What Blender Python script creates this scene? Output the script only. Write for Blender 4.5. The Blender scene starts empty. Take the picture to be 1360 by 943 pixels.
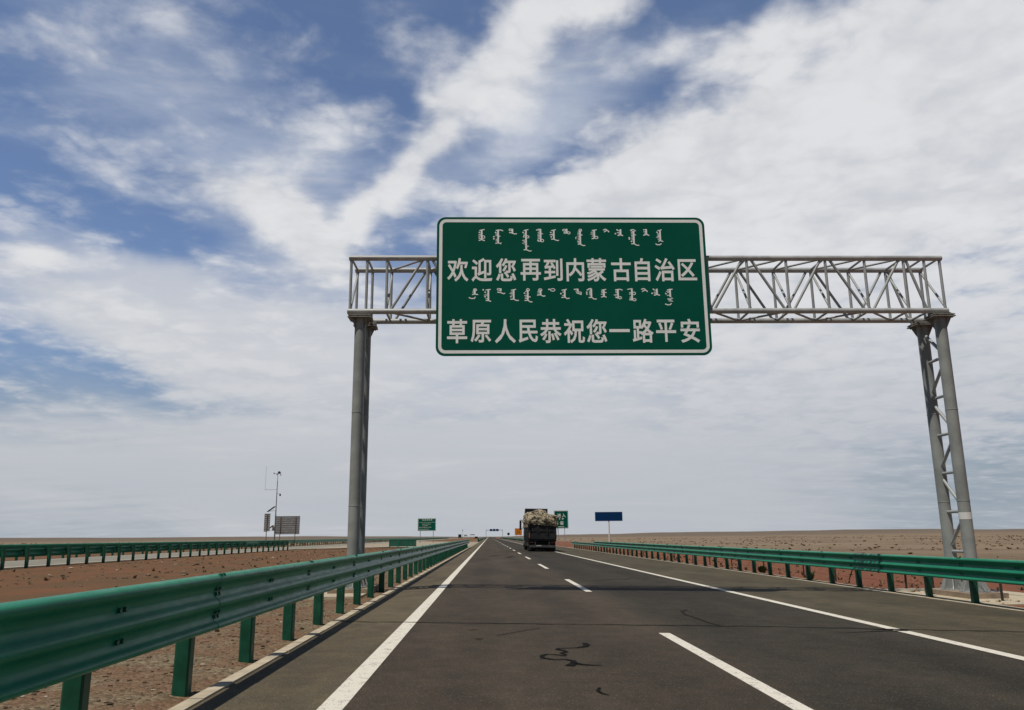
import bpy, bmesh, math, random
from mathutils import Vector, Matrix, noise
R = math.radians
random.seed(7)
scene = bpy.context.scene
COL = scene.collection

# ------------------------------------------------------------------ camera
EYE = 1.40
cam_d = bpy.data.cameras.new('camera')
cam_d.sensor_fit = 'HORIZONTAL'; cam_d.sensor_width = 36.0
cam_d.lens = 36.0 * 1072 / 1360
cam_d.clip_start = 0.05; cam_d.clip_end = 30000
cam = bpy.data.objects.new('camera', cam_d); COL.objects.link(cam)
yaw, pitch, roll = R(1.71), R(12.66), R(0.55)
fw = Vector((math.sin(yaw)*math.cos(pitch), math.cos(yaw)*math.cos(pitch), math.sin(pitch)))
r0 = fw.cross(Vector((0, 0, 1))).normalized(); u0 = r0.cross(fw)
up = u0*math.cos(roll) + r0*math.sin(roll); rt = fw.cross(up)
M = Matrix((rt, up, -fw)).transposed().to_4x4(); M.translation = (0, 0, EYE)
cam.matrix_world = M
scene.camera = cam

# ------------------------------------------------------------------ light
SUN_EL, SUN_AZ = 66.0, 49.0            # shadows run to the right and away from the camera
sl = bpy.data.lights.new('sun', 'SUN'); sl.energy = 5.0; sl.angle = R(0.5); sl.color = (1.0, 0.93, 0.82)
so = bpy.data.objects.new('sun', sl); COL.objects.link(so)
ld = Vector((math.cos(R(SUN_EL))*math.cos(R(SUN_AZ)), math.cos(R(SUN_EL))*math.sin(R(SUN_AZ)), -math.sin(R(SUN_EL))))
so.rotation_euler = ld.to_track_quat('-Z', 'Y').to_euler(); so.location = (-60, -60, 200)

scene.view_settings.view_transform = 'Standard'
scene.view_settings.look = 'None'
scene.view_settings.exposure = -0.60
scene.view_settings.gamma = 1.0
scene.view_settings.use_curve_mapping = False


# ------------------------------------------------------------------ node helper
class NT:
    def __init__(self, tree): self.t = tree; self.n = tree.nodes; self.l = tree.links
    def node(self, kind, ins=None, **props):
        nd = self.n.new(kind)
        for k, v in props.items(): setattr(nd, k, v)
        for k, v in (ins or {}).items():
            s = nd.inputs[k]
            if isinstance(v, bpy.types.NodeSocket): self.l.new(v, s)
            else: s.default_value = v
        return nd
    def math(self, op, a, b=0.0, c=0.0, clamp=False):
        return self.node('ShaderNodeMath', {0: a, 1: b, 2: c}, operation=op, use_clamp=clamp).outputs[0]
    def vmath(self, op, a, b=(0, 0, 0)):
        return self.node('ShaderNodeVectorMath', {0: a, 1: b}, operation=op).outputs[0]
    def mix(self, f, a, b, blend='MIX'):
        nd = self.node('ShaderNodeMix', data_type='RGBA', blend_type=blend, clamp_factor=True)
        for i, v in ((0, f), (6, a), (7, b)):
            if isinstance(v, bpy.types.NodeSocket): self.l.new(v, nd.inputs[i])
            else: nd.inputs[i].default_value = v if i == 0 else (*v, 1)[:4]
        return nd.outputs[2]
    def noise(self, vec, scale, detail=5, rough=0.55, dist=0.0):
        return self.node('ShaderNodeTexNoise', {'Vector': vec, 'Scale': scale, 'Detail': detail, 'Roughness': rough, 'Distortion': dist}).outputs[0]
    def ramp(self, v, lo, hi, a=0.0, b=1.0, smooth=True):
        return self.node('ShaderNodeMapRange', {0: v, 1: lo, 2: hi, 3: a, 4: b}, interpolation_type='SMOOTHSTEP' if smooth else 'LINEAR', clamp=True).outputs[0]
    def mapping(self, vec, loc=(0, 0, 0), rot=(0, 0, 0), scale=(1, 1, 1), kind='POINT'):
        return self.node('ShaderNodeMapping', {'Vector': vec, 'Location': loc, 'Rotation': rot, 'Scale': scale}, vector_type=kind).outputs[0]


# ------------------------------------------------------------------ sky
CUM = [(8.6, 36.2, 7.88, 3.8, 0, 1.0), (2.5, 33.2, 7.6, 4.65, 50, 1.0), (-2.2, 30.3, 6.52, 3.59, 50, 0.95), (-5.1, 27.0, 6.32, 3.17, 50, 0.9), (-7.8, 24.1, 5.62, 2.32, 45, 0.75), (-9.5, 21.7, 3.69, 1.69, 40, 0.6), (-17.5, 22.3, 7.24, 2.83, -15, 0.95), (-13.7, 21.2, 7.18, 3.35, -30, 0.95), (-11.2, 19.0, 6.54, 4.12, -40, 0.8), (-13.5, 26.7, 6.92, 2.83, 40, 0.5), (-17.0, 26.3, 2.87, 2.57, 80, 0.4), (-14.5, 16.3, 3.76, 3.09, 0, 0.5), (-20.5, 17.9, 4.87, 2.06, -20, 0.4), (-30.3, 17.7, 4.86, 1.03, -5, 0.7), (-31.2, 16.9, 3.23, 0.72, 0, 0.6), (21.0, 32.5, 9.16, 3.09, 10, 0.85), (13.7, 32.9, 4.29, 1.75, 10, 0.55), (28.3, 32.3, 5.49, 3.09, 0, 0.4), (20.0, 22.1, 24.45, 10.81, 14, 2.0), (35.5, 25.2, 18.78, 13.9, 0, 1.9), (12.2, 26.4, 9.77, 4.63, 25, 0.7), (4.1, 22.5, 12.26, 3.86, 10, 0.9), (-0.5, 21.8, 6.65, 3.09, 0, 0.5), (25.8, 10.5, 34.04, 9.79, 0, 1.5), (20.9, 26.4, 11.5, 4.63, 20, 0.6), (10.2, 31.2, 9.03, 2.57, 25, -0.15), (26.8, 30.2, 5.36, 2.06, 10, -0.4), (-1.6, 26.1, 6.88, 2.06, 40, 0.1), (-16.7, 10.8, 17.3, 3.6, -12, 0.75), (-9.0, 9.0, 18.77, 4.12, 0, 0.5), (-28.6, 7.1, 13.49, 1.54, -2, 0.55), (-20.8, 7.6, 6.23, 0.72, 0, 0.4), (-29.5, 8.9, 6.26, 1.29, -8, 0.35), (-23.1, 13.8, 22.27, 4.63, -8, 0.35)]
VEIL = [(-27.1, 30.0, 30.94, 7.72, -25, 0.7), (-13.0, 28.2, 17.53, 5.67, -25, 0.32), (-26.3, 23.4, 23.57, 3.6, -22, 0.61), (-19.0, 22.6, 14.51, 3.6, -25, 0.29), (-5.2, 34.4, 16.24, 5.67, -20, 0.32), (-26.9, 15.3, 24.56, 6.18, -10, 0.9), (-17.0, 14.8, 22.37, 6.18, -10, 0.6), (2.7, 7.9, 46.8, 15.45, 0, 1.1), (-26.7, 5.4, 31.04, 4.63, 0, 0.7), (-30.3, 19.0, 16.34, 2.06, -15, 0.2), (2.6, 1.1, 113.32, 8.24, 0, 1.0), (6.6, 30.7, 15.57, 7.21, 0, 0.4), (-26.4, 11.1, 13.64, 2.06, -14, -0.5), (-22.9, 6.2, 15.54, 1.29, 0, -0.25), (32.6, 2.9, 13.41, 5.15, 10, -0.6), (22.8, 2.8, 15.47, 3.09, 5, -0.2), (-24.2, 20.0, 9.32, 2.32, -22, -0.5), (-27.9, 24.9, 17.04, 2.57, -18, -0.35), (9.0, 30.5, 9.0, 4.5, 20, 0.15), (-16.7, 11.0, 14, 3, -10, 0.5), (2, 4, 40, 5, 0, 0.3), (7.5, 32.5, 10, 6, 40, 0.2), (-3, 27, 11, 5, 48, 0.45), (3.5, 27.5, 9, 5, 30, 0.35), (-13, 22, 12, 7, -20, 0.35), (13, 33, 9, 5, 10, 0.12), (-20, 14, 20, 5, -10, 0.35), (-2, 14, 25, 6, 0, 0.3), (-17, 27, 14, 8, -20, 0.25), (0.5, 25.5, 9, 4.5, 35, 0.55), (3, 29.5, 8, 5, 40, 0.3), (16, 33.5, 10, 4, 5, 0.3), (-9, 29, 8, 6, 40, 0.2)]
world = bpy.data.worlds.new('World'); scene.world = world; world.use_nodes = True
wt = NT(world.node_tree); world.node_tree.nodes.clear()
sky = wt.node('ShaderNodeTexSky', sky_type='NISHITA', sun_disc=False, sun_elevation=R(SUN_EL), sun_rotation=R(221), altitude=1300, air_density=1.0, dust_density=0.2, ozone_density=1.6).outputs[0]
dirv = wt.node('ShaderNodeTexCoord').outputs['Generated']
sep = wt.node('ShaderNodeSeparateXYZ', {0: dirv})
dx, dy, dz = sep.outputs
az = wt.math('MULTIPLY', wt.math('ARCTAN2', dx, dy), 57.2958)
el = wt.math('MULTIPLY', wt.math('ARCSINE', dz), 57.2958)
ae = wt.node('ShaderNodeCombineXYZ', {0: az, 1: el}).outputs[0]
# warp the angles a little so that the cloud fields have uneven borders
wn = wt.node('ShaderNodeTexNoise', {'Vector': ae, 'Scale': 0.16, 'Detail': 3.0})
aew = wt.vmath('ADD', ae, wt.vmath('MULTIPLY', wt.vmath('SUBTRACT', wn.outputs['Color'], (0.5, 0.5, 0.5)), (5.0, 3.4, 0)))
def field(blobs):
    acc = None
    for (a, e, sx, sy, r, amp) in blobs:
        m = wt.mapping(aew, (a, e, 0), (0, 0, R(r)), (sx, sy, 1), 'TEXTURE')
        g = wt.node('ShaderNodeTexGradient', {'Vector': m}, gradient_type='SPHERICAL').outputs['Fac']
        g = wt.ramp(g, 0.0, 1.0)
        acc = wt.math('MULTIPLY', g, amp) if acc is None else wt.math('MULTIPLY_ADD', g, amp, acc)
    return acc
zc = wt.math('ADD', wt.math('MAXIMUM', dz, 0.0), 0.13)
plane = wt.node('ShaderNodeCombineXYZ', {0: wt.math('DIVIDE', dx, zc), 1: wt.math('DIVIDE', dy, zc), 2: 0.0}).outputs[0]
streak = wt.noise(wt.mapping(plane, rot=(0, 0, R(38)), scale=(0.8, 2.6, 1)), 1.5, 6, 0.55, 0.6)
streak2 = wt.noise(wt.mapping(ae, rot=(0, 0, R(24)), scale=(0.05, 0.17, 1)), 1.3, 5, 0.55, 0.6)
clump = wt.noise(plane, 5.5, 12, 0.60, 0.15)
big = wt.noise(plane, 2.2, 8, 0.6, 0.2)
wp = wt.vmath('ADD', plane, wt.vmath('MULTIPLY', wt.vmath('SUBTRACT', wt.node('ShaderNodeTexNoise', {'Vector': plane, 'Scale': 7.0, 'Detail': 5.0}).outputs['Color'], (0.5, 0.5, 0.5)), (0.16, 0.16, 0)))
vo = wt.node('ShaderNodeTexVoronoi', {'Vector': wp, 'Scale': 6.5, 'Detail': 2.0, 'Roughness': 0.55, 'Lacunarity': 2.2}, feature='F1', normalize=True).outputs['Distance']
puff = wt.math('SUBTRACT', 0.72, vo)
cf = field(CUM); vf = field(VEIL)
vn = wt.math('ADD', vf, wt.math('MULTIPLY', wt.math('SUBTRACT', wt.math('ADD', streak, streak2), 1.0), 0.95))
vn = wt.math('MULTIPLY_ADD', wt.math('MAXIMUM', cf, 0.0), 0.12, wt.math('MULTIPLY_ADD', wt.math('SUBTRACT', clump, 0.5), wt.ramp(el, 8.0, 24.0, 0.15, 0.8), vn))
va = wt.ramp(vn, 0.10, 1.50, 0.07, 0.92)
tex = wt.math('MULTIPLY_ADD', clump, 0.45, wt.math('MULTIPLY_ADD', big, 0.25, wt.math('MULTIPLY', puff, 0.62)))
cn = wt.math('ADD', wt.math('MULTIPLY', cf, 1.22), wt.math('MULTIPLY', wt.math('SUBTRACT', tex, 0.52), 4.3))
ca = wt.ramp(cn, 0.25, 1.80, 0.0, 0.95)
# thick parts of the cumulus field a little brighter, with greyer undersides towards the horizon
lowness = wt.ramp(el, 2.0, 20.0)
vcol = wt.mix(wt.ramp(el, 1.0, 12.0), (15.9, 16.5, 17.7), (19.2, 19.5, 20.3))
vcol = wt.mix(wt.ramp(el, 12.0, 25.0), vcol, (14.5, 16.1, 19.4))
layer = wt.noise(wt.mapping(ae, rot=(0, 0, R(3)), scale=(0.045, 0.42, 1)), 1.0, 6, 0.6, 0.7)
vcol = wt.mix(wt.ramp(layer, 0.36, 0.66), wt.mix(1.0, vcol, (0.945, 0.955, 0.97), 'MULTIPLY'), wt.mix(1.0, vcol, (1.0, 1.0, 0.99), 'MULTIPLY'))
layer2 = wt.ramp(layer, 0.52, 0.72, 0.0, 0.55)
vcol = wt.mix(layer2, vcol, (20.0, 20.3, 21.0))
ccol = wt.mix(lowness, (15.13, 15.84, 17.28), (23.29, 23.41, 23.77))
ccol = wt.mix(wt.ramp(tex, 0.44, 0.72, 1.0, 0.0), ccol, wt.mix(0.42, ccol, (12.24, 13.21, 15.13)))
front = wt.ramp(dy, 0.15, 0.70)            # cloud, haze and an added brightening lie ahead; overhead and behind stay clear and dim
boost = wt.node('ShaderNodeMix', data_type='VECTOR'); boost.inputs[4].default_value = (1, 1, 1); wt.l.new(wt.math('MULTIPLY', front, wt.ramp(el, 0.0, 16.0, 0.12, 1.0)), boost.inputs[0]); boost.inputs[5].default_value = (2.70, 2.94, 3.30)  # clear sky brightened ahead only, so the unseen sky adds less fill light
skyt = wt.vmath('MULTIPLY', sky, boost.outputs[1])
skyt = wt.mix(wt.math('MULTIPLY', front, wt.ramp(el, 0.0, 15.0, 0.9, 0.0)), skyt, (8.6, 10.6, 12.8))   # blue-grey air low down
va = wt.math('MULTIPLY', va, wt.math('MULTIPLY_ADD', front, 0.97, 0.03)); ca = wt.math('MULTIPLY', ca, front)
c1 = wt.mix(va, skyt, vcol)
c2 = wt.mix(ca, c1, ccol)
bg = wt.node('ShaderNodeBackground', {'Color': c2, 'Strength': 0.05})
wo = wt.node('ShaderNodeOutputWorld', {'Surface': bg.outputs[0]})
world.cycles.sampling_method = 'MANUAL'; world.cycles.sample_map_resolution = 512


# ------------------------------------------------------------------ materials
def lin(c): return tuple(((v/255)/12.92 if v/255 <= 0.04045 else ((v/255+0.055)/1.055)**2.4) for v in c)
def mat(name, color=(0.5, 0.5, 0.5), rough=0.6, metal=0.0, spec=0.5, var=0.0, vscale=3.0, bump=0.0, bscale=40.0, coat=0.0):
    m = bpy.data.materials.new(name); m.use_nodes = True
    t = NT(m.node_tree); bs = m.node_tree.nodes['Principled BSDF']
    bs.inputs['Roughness'].default_value = rough; bs.inputs['Metallic'].default_value = metal
    bs.inputs['Specular IOR Level'].default_value = spec; bs.inputs['Coat Weight'].default_value = coat
    pos = t.node('ShaderNodeNewGeometry').outputs['Position']
    if var:
        n = t.noise(pos, vscale, 6, 0.6)
        f = t.ramp(n, 0.3, 0.7)
        c = t.mix(f, tuple(v*(1-var) for v in color), tuple(min(1, v*(1+var)) for v in color))
        t.l.new(c, bs.inputs['Base Color'])
        t.l.new(t.ramp(n, 0.3, 0.7, max(0.05, rough-0.12), min(1, rough+0.12)), bs.inputs['Roughness'])
    else: bs.inputs['Base Color'].default_value = (*color, 1)
    if bump:
        b = t.node('ShaderNodeBump', {'Strength': bump, 'Distance': 0.01, 'Height': t.noise(pos, bscale, 5, 0.6)})
        t.l.new(b.outputs[0], bs.inputs['Normal'])
    return m

MT = {}
MT['steel'] = mat('galvanised steel', (0.37, 0.39, 0.39), 0.5, 0.12, 0.5, 0.14, 2.2)
MT['chord'] = mat('galvanised chord steel', (0.42, 0.435, 0.435), 0.5, 0.1, 0.5, 0.15, 3.0)
MT['leg'] = mat('dull galvanised leg steel', (0.29, 0.31, 0.30), 0.6, 0.05, 0.4, 0.16, 1.8)
MT['fence'] = mat('dark fence steel', (0.035, 0.03, 0.026), 0.7)
MT['steel_dark'] = mat('weathered steel', (0.20, 0.20, 0.195), 0.5, 0.15, 0.5, 0.2, 4.0)
MT['rust'] = mat('bolted steel plate', (0.23, 0.22, 0.205), 0.65, 0.1, 0.4, 0.3, 7.0)
MT['concrete'] = mat('pale concrete', (0.50, 0.43, 0.315), 0.85, 0, 0.3, 0.16, 5.0, 0.4, 60)
MT['footing'] = mat('footing concrete', (0.30, 0.235, 0.175), 0.9, 0, 0.3, 0.2, 4.0, 0.5, 40)
MT['sign_green'] = mat('green sign sheeting', (0.0006, 0.096, 0.062), 0.65, 0, 0.08, 0.06, 0.9)
MT['sign_white'] = mat('white sign sheeting', (0.95, 0.97, 0.96), 0.4, 0, 0.5, 0.02, 8.0)
MT['sign_back'] = mat('bare aluminium sign back', (0.42, 0.42, 0.42), 0.45, 0.4, 0.5, 0.12, 2.0)
MT['sign_blue'] = mat('blue sign sheeting', (0.003, 0.038, 0.13), 0.7, 0, 0.1, 0.05, 1.5)
MT['sign_orange'] = mat('orange sign sheeting', (0.62, 0.20, 0.015), 0.5, 0, 0.4, 0.08, 3)
MT['black_paint'] = mat('black paint', (0.012, 0.012, 0.014), 0.5)
MT['white_paint'] = mat('white pole paint', (0.78, 0.78, 0.76), 0.45, var=0.05)
MT['bolt'] = mat('dark bolt steel', (0.010, 0.055, 0.036), 0.55, 0.2)
MT['rubber'] = mat('tyre rubber', (0.018, 0.018, 0.018), 0.85, 0, 0.3, 0.2, 6)
MT['truck_dark'] = mat('grimy black truck steel', (0.017, 0.017, 0.020), 0.6, 0, 0.4, 0.35, 2.5)
MT['truck_frame'] = mat('dirty chassis steel', (0.030, 0.028, 0.027), 0.75, 0.1, 0.3, 0.3, 5)
MT['truck_cab'] = mat('dark cab paint', (0.020, 0.014, 0.014), 0.3, 0, 0.5, 0.2, 2)
MT['glass'] = mat('dark glass', (0.012, 0.014, 0.016), 0.08, 0, 0.6)
MT['red_lamp'] = mat('red lamp lens', (0.045, 0.004, 0.004), 0.3)
MT['amber'] = mat('amber reflector', (0.5, 0.18, 0.02), 0.3)
MT['solar'] = mat('solar panel', (0.02, 0.022, 0.03), 0.2, 0, 0.5)

def guard_mat():
    m = bpy.data.materials.new('green guardrail paint'); m.use_nodes = True
    t = NT(m.node_tree); bs = m.node_tree.nodes['Principled BSDF']
    pos = t.node('ShaderNodeNewGeometry').outputs['Position']
    n = t.noise(pos, 1.1, 5, 0.6); n2 = t.noise(t.mapping(pos, scale=(1, 0.5, 2)), 9, 6, 0.7)
    c = t.mix(t.ramp(n, 0.3, 0.7), (0.013, 0.200, 0.114), (0.020, 0.245, 0.140))
    c = t.mix(t.ramp(n2, 0.52, 0.80, 0, 0.30), c, (0.11, 0.12, 0.085))         # road dust
    c = t.mix(t.ramp(t.noise(pos, 60, 3), 0.66, 0.72, 0, 0.5), c, (0.16, 0.22, 0.17))   # paint chips
    t.l.new(c, bs.inputs['Base Color'])
    t.l.new(t.ramp(n2, 0.3, 0.75, 0.30, 0.46), bs.inputs['Roughness'])
    bs.inputs['Specular IOR Level'].default_value = 0.12
    b = t.node('ShaderNodeBump', {'Strength': 0.08, 'Distance': 0.02, 'Height': t.noise(pos, 3.0, 3)})
    t.l.new(b.outputs[0], bs.inputs['Normal'])
    return m
MT['guard'] = guard_mat()
MT['guard_bolt'] = mat('painted bolt heads', (0.008, 0.105, 0.062), 0.5)
MT['post'] = mat('dark green post paint', (0.006, 0.080, 0.046), 0.5, 0, 0.35, 0.25, 5.0, 0.1, 20)

def asphalt_mat(name, a, b, lanes):
    m = bpy.data.materials.new(name); m.use_nodes = True
    t = NT(m.node_tree); bs = m.node_tree.nodes['Principled BSDF']
    pos = t.node('ShaderNodeNewGeometry').outputs['Position']
    x = t.node('ShaderNodeSeparateXYZ', {0: pos}).outputs[0]
    patch = t.noise(t.mapping(pos, scale=(0.55, 0.16, 1)), 1.0, 6, 0.6, 0.4)
    c = t.mix(t.ramp(patch, 0.32, 0.68), a, b)
    mott = t.noise(pos, 2.2, 7, 0.7)
    c = t.mix(t.ramp(mott, 0.3, 0.75), c, t.mix(1.0, c, (1.50, 1.38, 1.28), 'MULTIPLY'))
    if lanes:
        # the driven lane on the right is darker bitumen, the shoulders browner and paler
        wob = t.math('MULTIPLY_ADD', t.noise(t.mapping(pos, scale=(0.1, 0.4, 1)), 1.0, 3), 0.5, x)
        c = t.mix(t.ramp(wob, 2.7, 3.5, 0, 1), c, t.mix(1.0, c, (0.66, 0.72, 0.74), 'MULTIPLY'))
        c = t.mix(t.ramp(wob, 6.7, 6.95, 0, 1), c, t.mix(1.0, c, (1.95, 1.90, 1.66), 'MULTIPLY'))
        c = t.mix(t.ramp(wob, -1.15, -1.0, 1, 0), c, t.mix(1.0, c, (1.75, 1.80, 1.62), 'MULTIPLY'))
        for cx, w in ((-0.2, 0.55), (1.55, 0.55), (3.75, 0.55), (5.55, 0.55)):   # wheel tracks
            d = t.math('ABSOLUTE', t.math('SUBTRACT', wob, cx+0.25))
            c = t.mix(t.ramp(d, 0.1, w, 0.34, 0.0), c, t.mix(1.0, c, (0.70, 0.70, 0.72), 'MULTIPLY'))
    agg = t.noise(pos, 55, 3, 0.7)
    vor = t.node('ShaderNodeTexVoronoi', {'Vector': pos, 'Scale': 110.0}).outputs['Color']
    vs = t.node('ShaderNodeSeparateXYZ', {0: vor}).outputs[0]
    c = t.mix(t.ramp(vs, 0.2, 1.0), t.mix(1.0, c, (0.78, 0.78, 0.78), 'MULTIPLY'), t.mix(1.0, c, (1.2, 1.2, 1.2), 'MULTIPLY'))
    c = t.mix(t.ramp(vs, 0.945, 0.98, 0, 0.45), c, (0.24, 0.22, 0.19))         # pale stone chips
    c = t.mix(t.ramp(t.noise(pos, 0.9, 9, 0.75), 0.60, 0.78, 0, 0.35), c, (0.020, 0.019, 0.018))
    t.l.new(c, bs.inputs['Base Color'])
    bs.inputs['Roughness'].default_value = 0.85; bs.inputs['Specular IOR Level'].default_value = 0.10
    bp = t.node('ShaderNodeBump', {'Strength': 0.5, 'Distance': 0.006, 'Height': t.math('ADD', agg, t.math('MULTIPLY', vs, 0.5))})
    t.l.new(bp.outputs[0], bs.inputs['Normal'])
    return m
MT['asphalt'] = asphalt_mat('asphalt', (0.047, 0.0400, 0.0315), (0.070, 0.0585, 0.0445), True)
MT['glare_asphalt'] = asphalt_mat('asphalt paled for glare', (0.20, 0.20, 0.175), (0.25, 0.245, 0.215), False)  # grazing glare on the far carriageway put into the base colour
MT['old_tar'] = mat('faded crack seal', (0.026, 0.024, 0.021), 0.9, 0, 0.05, 0.3, 9)
MT['tar'] = mat('bitumen crack seal', (0.010, 0.010, 0.010), 0.9, 0, 0.05, 0.3, 9)

def marking_mat():
    m = bpy.data.materials.new('worn road paint'); m.use_nodes = True
    t = NT(m.node_tree); bs = m.node_tree.nodes['Principled BSDF']
    pos = t.node('ShaderNodeNewGeometry').outputs['Position']
    n = t.noise(pos, 9, 7, 0.7); n2 = t.noise(pos, 70, 4, 0.7)
    c = t.mix(t.ramp(n, 0.3, 0.7), (0.74, 0.70, 0.60), (0.84, 0.80, 0.70))
    f = t.ramp(t.math('MULTIPLY_ADD', n2, 0.6, t.math('MULTIPLY', n, 0.5)), 0.56, 0.67, 0, 0.85)
    c = t.mix(f, c, (0.13, 0.115, 0.095))
    t.l.new(c, bs.inputs['Base Color']); bs.inputs['Roughness'].default_value = 0.75
    return m
MT['marking'] = marking_mat()

def soil_mat():
    m = bpy.data.materials.new('desert soil'); m.use_nodes = True
    t = NT(m.node_tree); bs = m.node_tree.nodes['Principled BSDF']
    pos = t.node('ShaderNodeNewGeometry').outputs['Position']
    sx = t.node('ShaderNodeSeparateXYZ', {0: pos}); x, y = sx.outputs[0], sx.outputs[1]
    # plain: greyish tan with darker scrubby bands; near the road: red brown fill; beside the kerb: gravel
    big = t.noise(t.mapping(pos, scale=(0.02, 0.02, 1)), 1.0, 6, 0.6, 0.5)
    plain = t.mix(t.ramp(big, 0.35, 0.65), (0.205, 0.150, 0.098), (0.285, 0.217, 0.150))
    band = t.noise(t.mapping(pos, scale=(0.035, 0.11, 1)), 1.0, 7, 0.65, 0.7)
    plain = t.mix(t.ramp(band, 0.52, 0.66, 0, 0.7), plain, (0.135, 0.092, 0.060))
    scrub = t.noise(t.mapping(pos, scale=(0.5, 0.5, 1)), 1.0, 4, 0.7)
    plain = t.mix(t.ramp(scrub, 0.60, 0.68, 0, 0.65), plain, (0.15, 0.11, 0.072))
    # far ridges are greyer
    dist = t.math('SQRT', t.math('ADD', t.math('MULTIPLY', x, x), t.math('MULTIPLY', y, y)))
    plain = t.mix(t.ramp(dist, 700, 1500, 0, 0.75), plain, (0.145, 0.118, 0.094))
    rn = t.noise(pos, 0.35, 7, 0.65, 0.3)
    red = t.mix(t.ramp(rn, 0.32, 0.68), (0.145, 0.094, 0.050), (0.215, 0.102, 0.053))
    clod = t.noise(pos, 4.5, 7, 0.72)
    red = t.mix(t.ramp(clod, 0.55, 0.75, 0, 0.7), red, (0.060, 0.038, 0.026))
    red = t.mix(t.ramp(t.noise(pos, 1.3, 5, 0.6), 0.55, 0.7, 0, 0.5), red, (0.155, 0.115, 0.062))
    vor = t.node('ShaderNodeTexVoronoi', {'Vector': pos, 'Scale': 26.0})
    vs = t.node('ShaderNodeSeparateXYZ', {0: vor.outputs['Color']}).outputs[0]
    grav = t.mix(vs, (0.120, 0.090, 0.055), (0.34, 0.27, 0.172))
    grav = t.mix(t.ramp(t.noise(pos, 0.9, 7, 0.65, 0.6), 0.38, 0.55), grav, t.mix(vs, (0.165, 0.100, 0.058), (0.27, 0.172, 0.106)))
    grav = t.mix(t.ramp(t.noise(pos, 9, 7, 0.75), 0.52, 0.68, 0, 0.75), grav, (0.042, 0.031, 0.020))
    xw = t.math('MULTIPLY_ADD', t.math('SUBTRACT', rn, 0.5), 3.5, x)
    c = plain
    inred_l = t.math('MULTIPLY', t.ramp(xw, -50, -42), t.ramp(xw, 0, 1, 1, 0))
    inred_r = t.math('MULTIPLY', t.ramp(xw, 8, 9), t.ramp(t.math('MULTIPLY_ADD', t.math('SUBTRACT', big, 0.5), 10.0, xw), 21, 29, 1, 0))
    c = t.mix(inred_l, c, red)
    c = t.mix(inred_r, c, t.mix(t.ramp(clod, 0.5, 0.72), (0.235, 0.095, 0.055), (0.15, 0.068, 0.042)))
    ingrav = t.math('MULTIPLY', t.ramp(xw, -7.0, -4.6), t.ramp(xw, 0, 1, 1, 0))
    c = t.mix(ingrav, c, grav)
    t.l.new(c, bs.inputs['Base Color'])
    bs.inputs['Roughness'].default_value = 0.95; bs.inputs['Specular IOR Level'].default_value = 0.15
    h = t.math('ADD', t.math('MULTIPLY', clod, 1.2), t.math('MULTIPLY', vor.outputs['Distance'], -0.5))
    b = t.node('ShaderNodeBump', {'Strength': 0.9, 'Distance': 0.06, 'Height': h})
    t.l.new(b.outputs[0], bs.inputs['Normal'])
    return m
MT['soil'] = soil_mat()
def stone_mat():
    m = bpy.data.materials.new('loose stones'); m.use_nodes = True
    t = NT(m.node_tree); bs = m.node_tree.nodes['Principled BSDF']
    rnd_ = t.node('ShaderNodeNewGeometry').outputs['Random Per Island']
    cr_ = t.node('ShaderNodeValToRGB', {0: rnd_}); e = cr_.color_ramp.elements
    e[0].position = 0.0; e[0].color = (0.055, 0.042, 0.030, 1); e[1].position = 1.0; e[1].color = (0.50, 0.44, 0.34, 1)
    for p_, c_ in ((0.35, (0.16, 0.115, 0.075, 1)), (0.6, (0.21, 0.13, 0.085, 1)), (0.88, (0.27, 0.215, 0.15, 1))):
        k_ = e.new(p_); k_.color = c_
    t.l.new(cr_.outputs[0], bs.inputs['Base Color']); bs.inputs['Roughness'].default_value = 0.9; bs.inputs['Specular IOR Level'].default_value = 0.2
    return m
MT['stone'] = stone_mat()
MT['scrub'] = mat('dry scrub', (0.24, 0.175, 0.105), 0.9, 0, 0.2, 0.35, 0.25)
MT['shrub'] = mat('roadside weeds', (0.075, 0.105, 0.035), 0.85, 0, 0.2, 0.4, 4)
MT['gravel_pad'] = mat('pale compacted gravel', (0.37, 0.31, 0.23), 0.95, 0, 0.2, 0.2, 1.2, 0.5, 30)

def tarp_mat():
    m = bpy.data.materials.new('netted mottled tarpaulin'); m.use_nodes = True
    t = NT(m.node_tree); bs = m.node_tree.nodes['Principled BSDF']
    pos = t.node('ShaderNodeNewGeometry').outputs['Position']
    n = t.noise(t.mapping(pos, scale=(1, 0.8, 1.3)), 5.2, 7, 0.68, 1.1)
    n2 = t.noise(pos, 1.1, 3, 0.5)
    z = t.node('ShaderNodeSeparateXYZ', {0: pos}).outputs[0]
    f = t.math('ADD', n, t.math('MULTIPLY', t.math('SUBTRACT', n2, 0.5), 0.35))
    c = t.mix(t.ramp(f, 0.43, 0.57), (0.62, 0.53, 0.37), (0.040, 0.030, 0.018))
    c = t.mix(t.ramp(n, 0.26, 0.36, 0.8, 0.0), c, (0.82, 0.78, 0.66))
    t.l.new(c, bs.inputs['Base Color']); bs.inputs['Roughness'].default_value = 0.7
    b = t.node('ShaderNodeBump', {'Strength': 0.8, 'Distance': 0.08, 'Height': n})
    t.l.new(b.outputs[0], bs.inputs['Normal'])
    return m
MT['tarp'] = tarp_mat()


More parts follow.
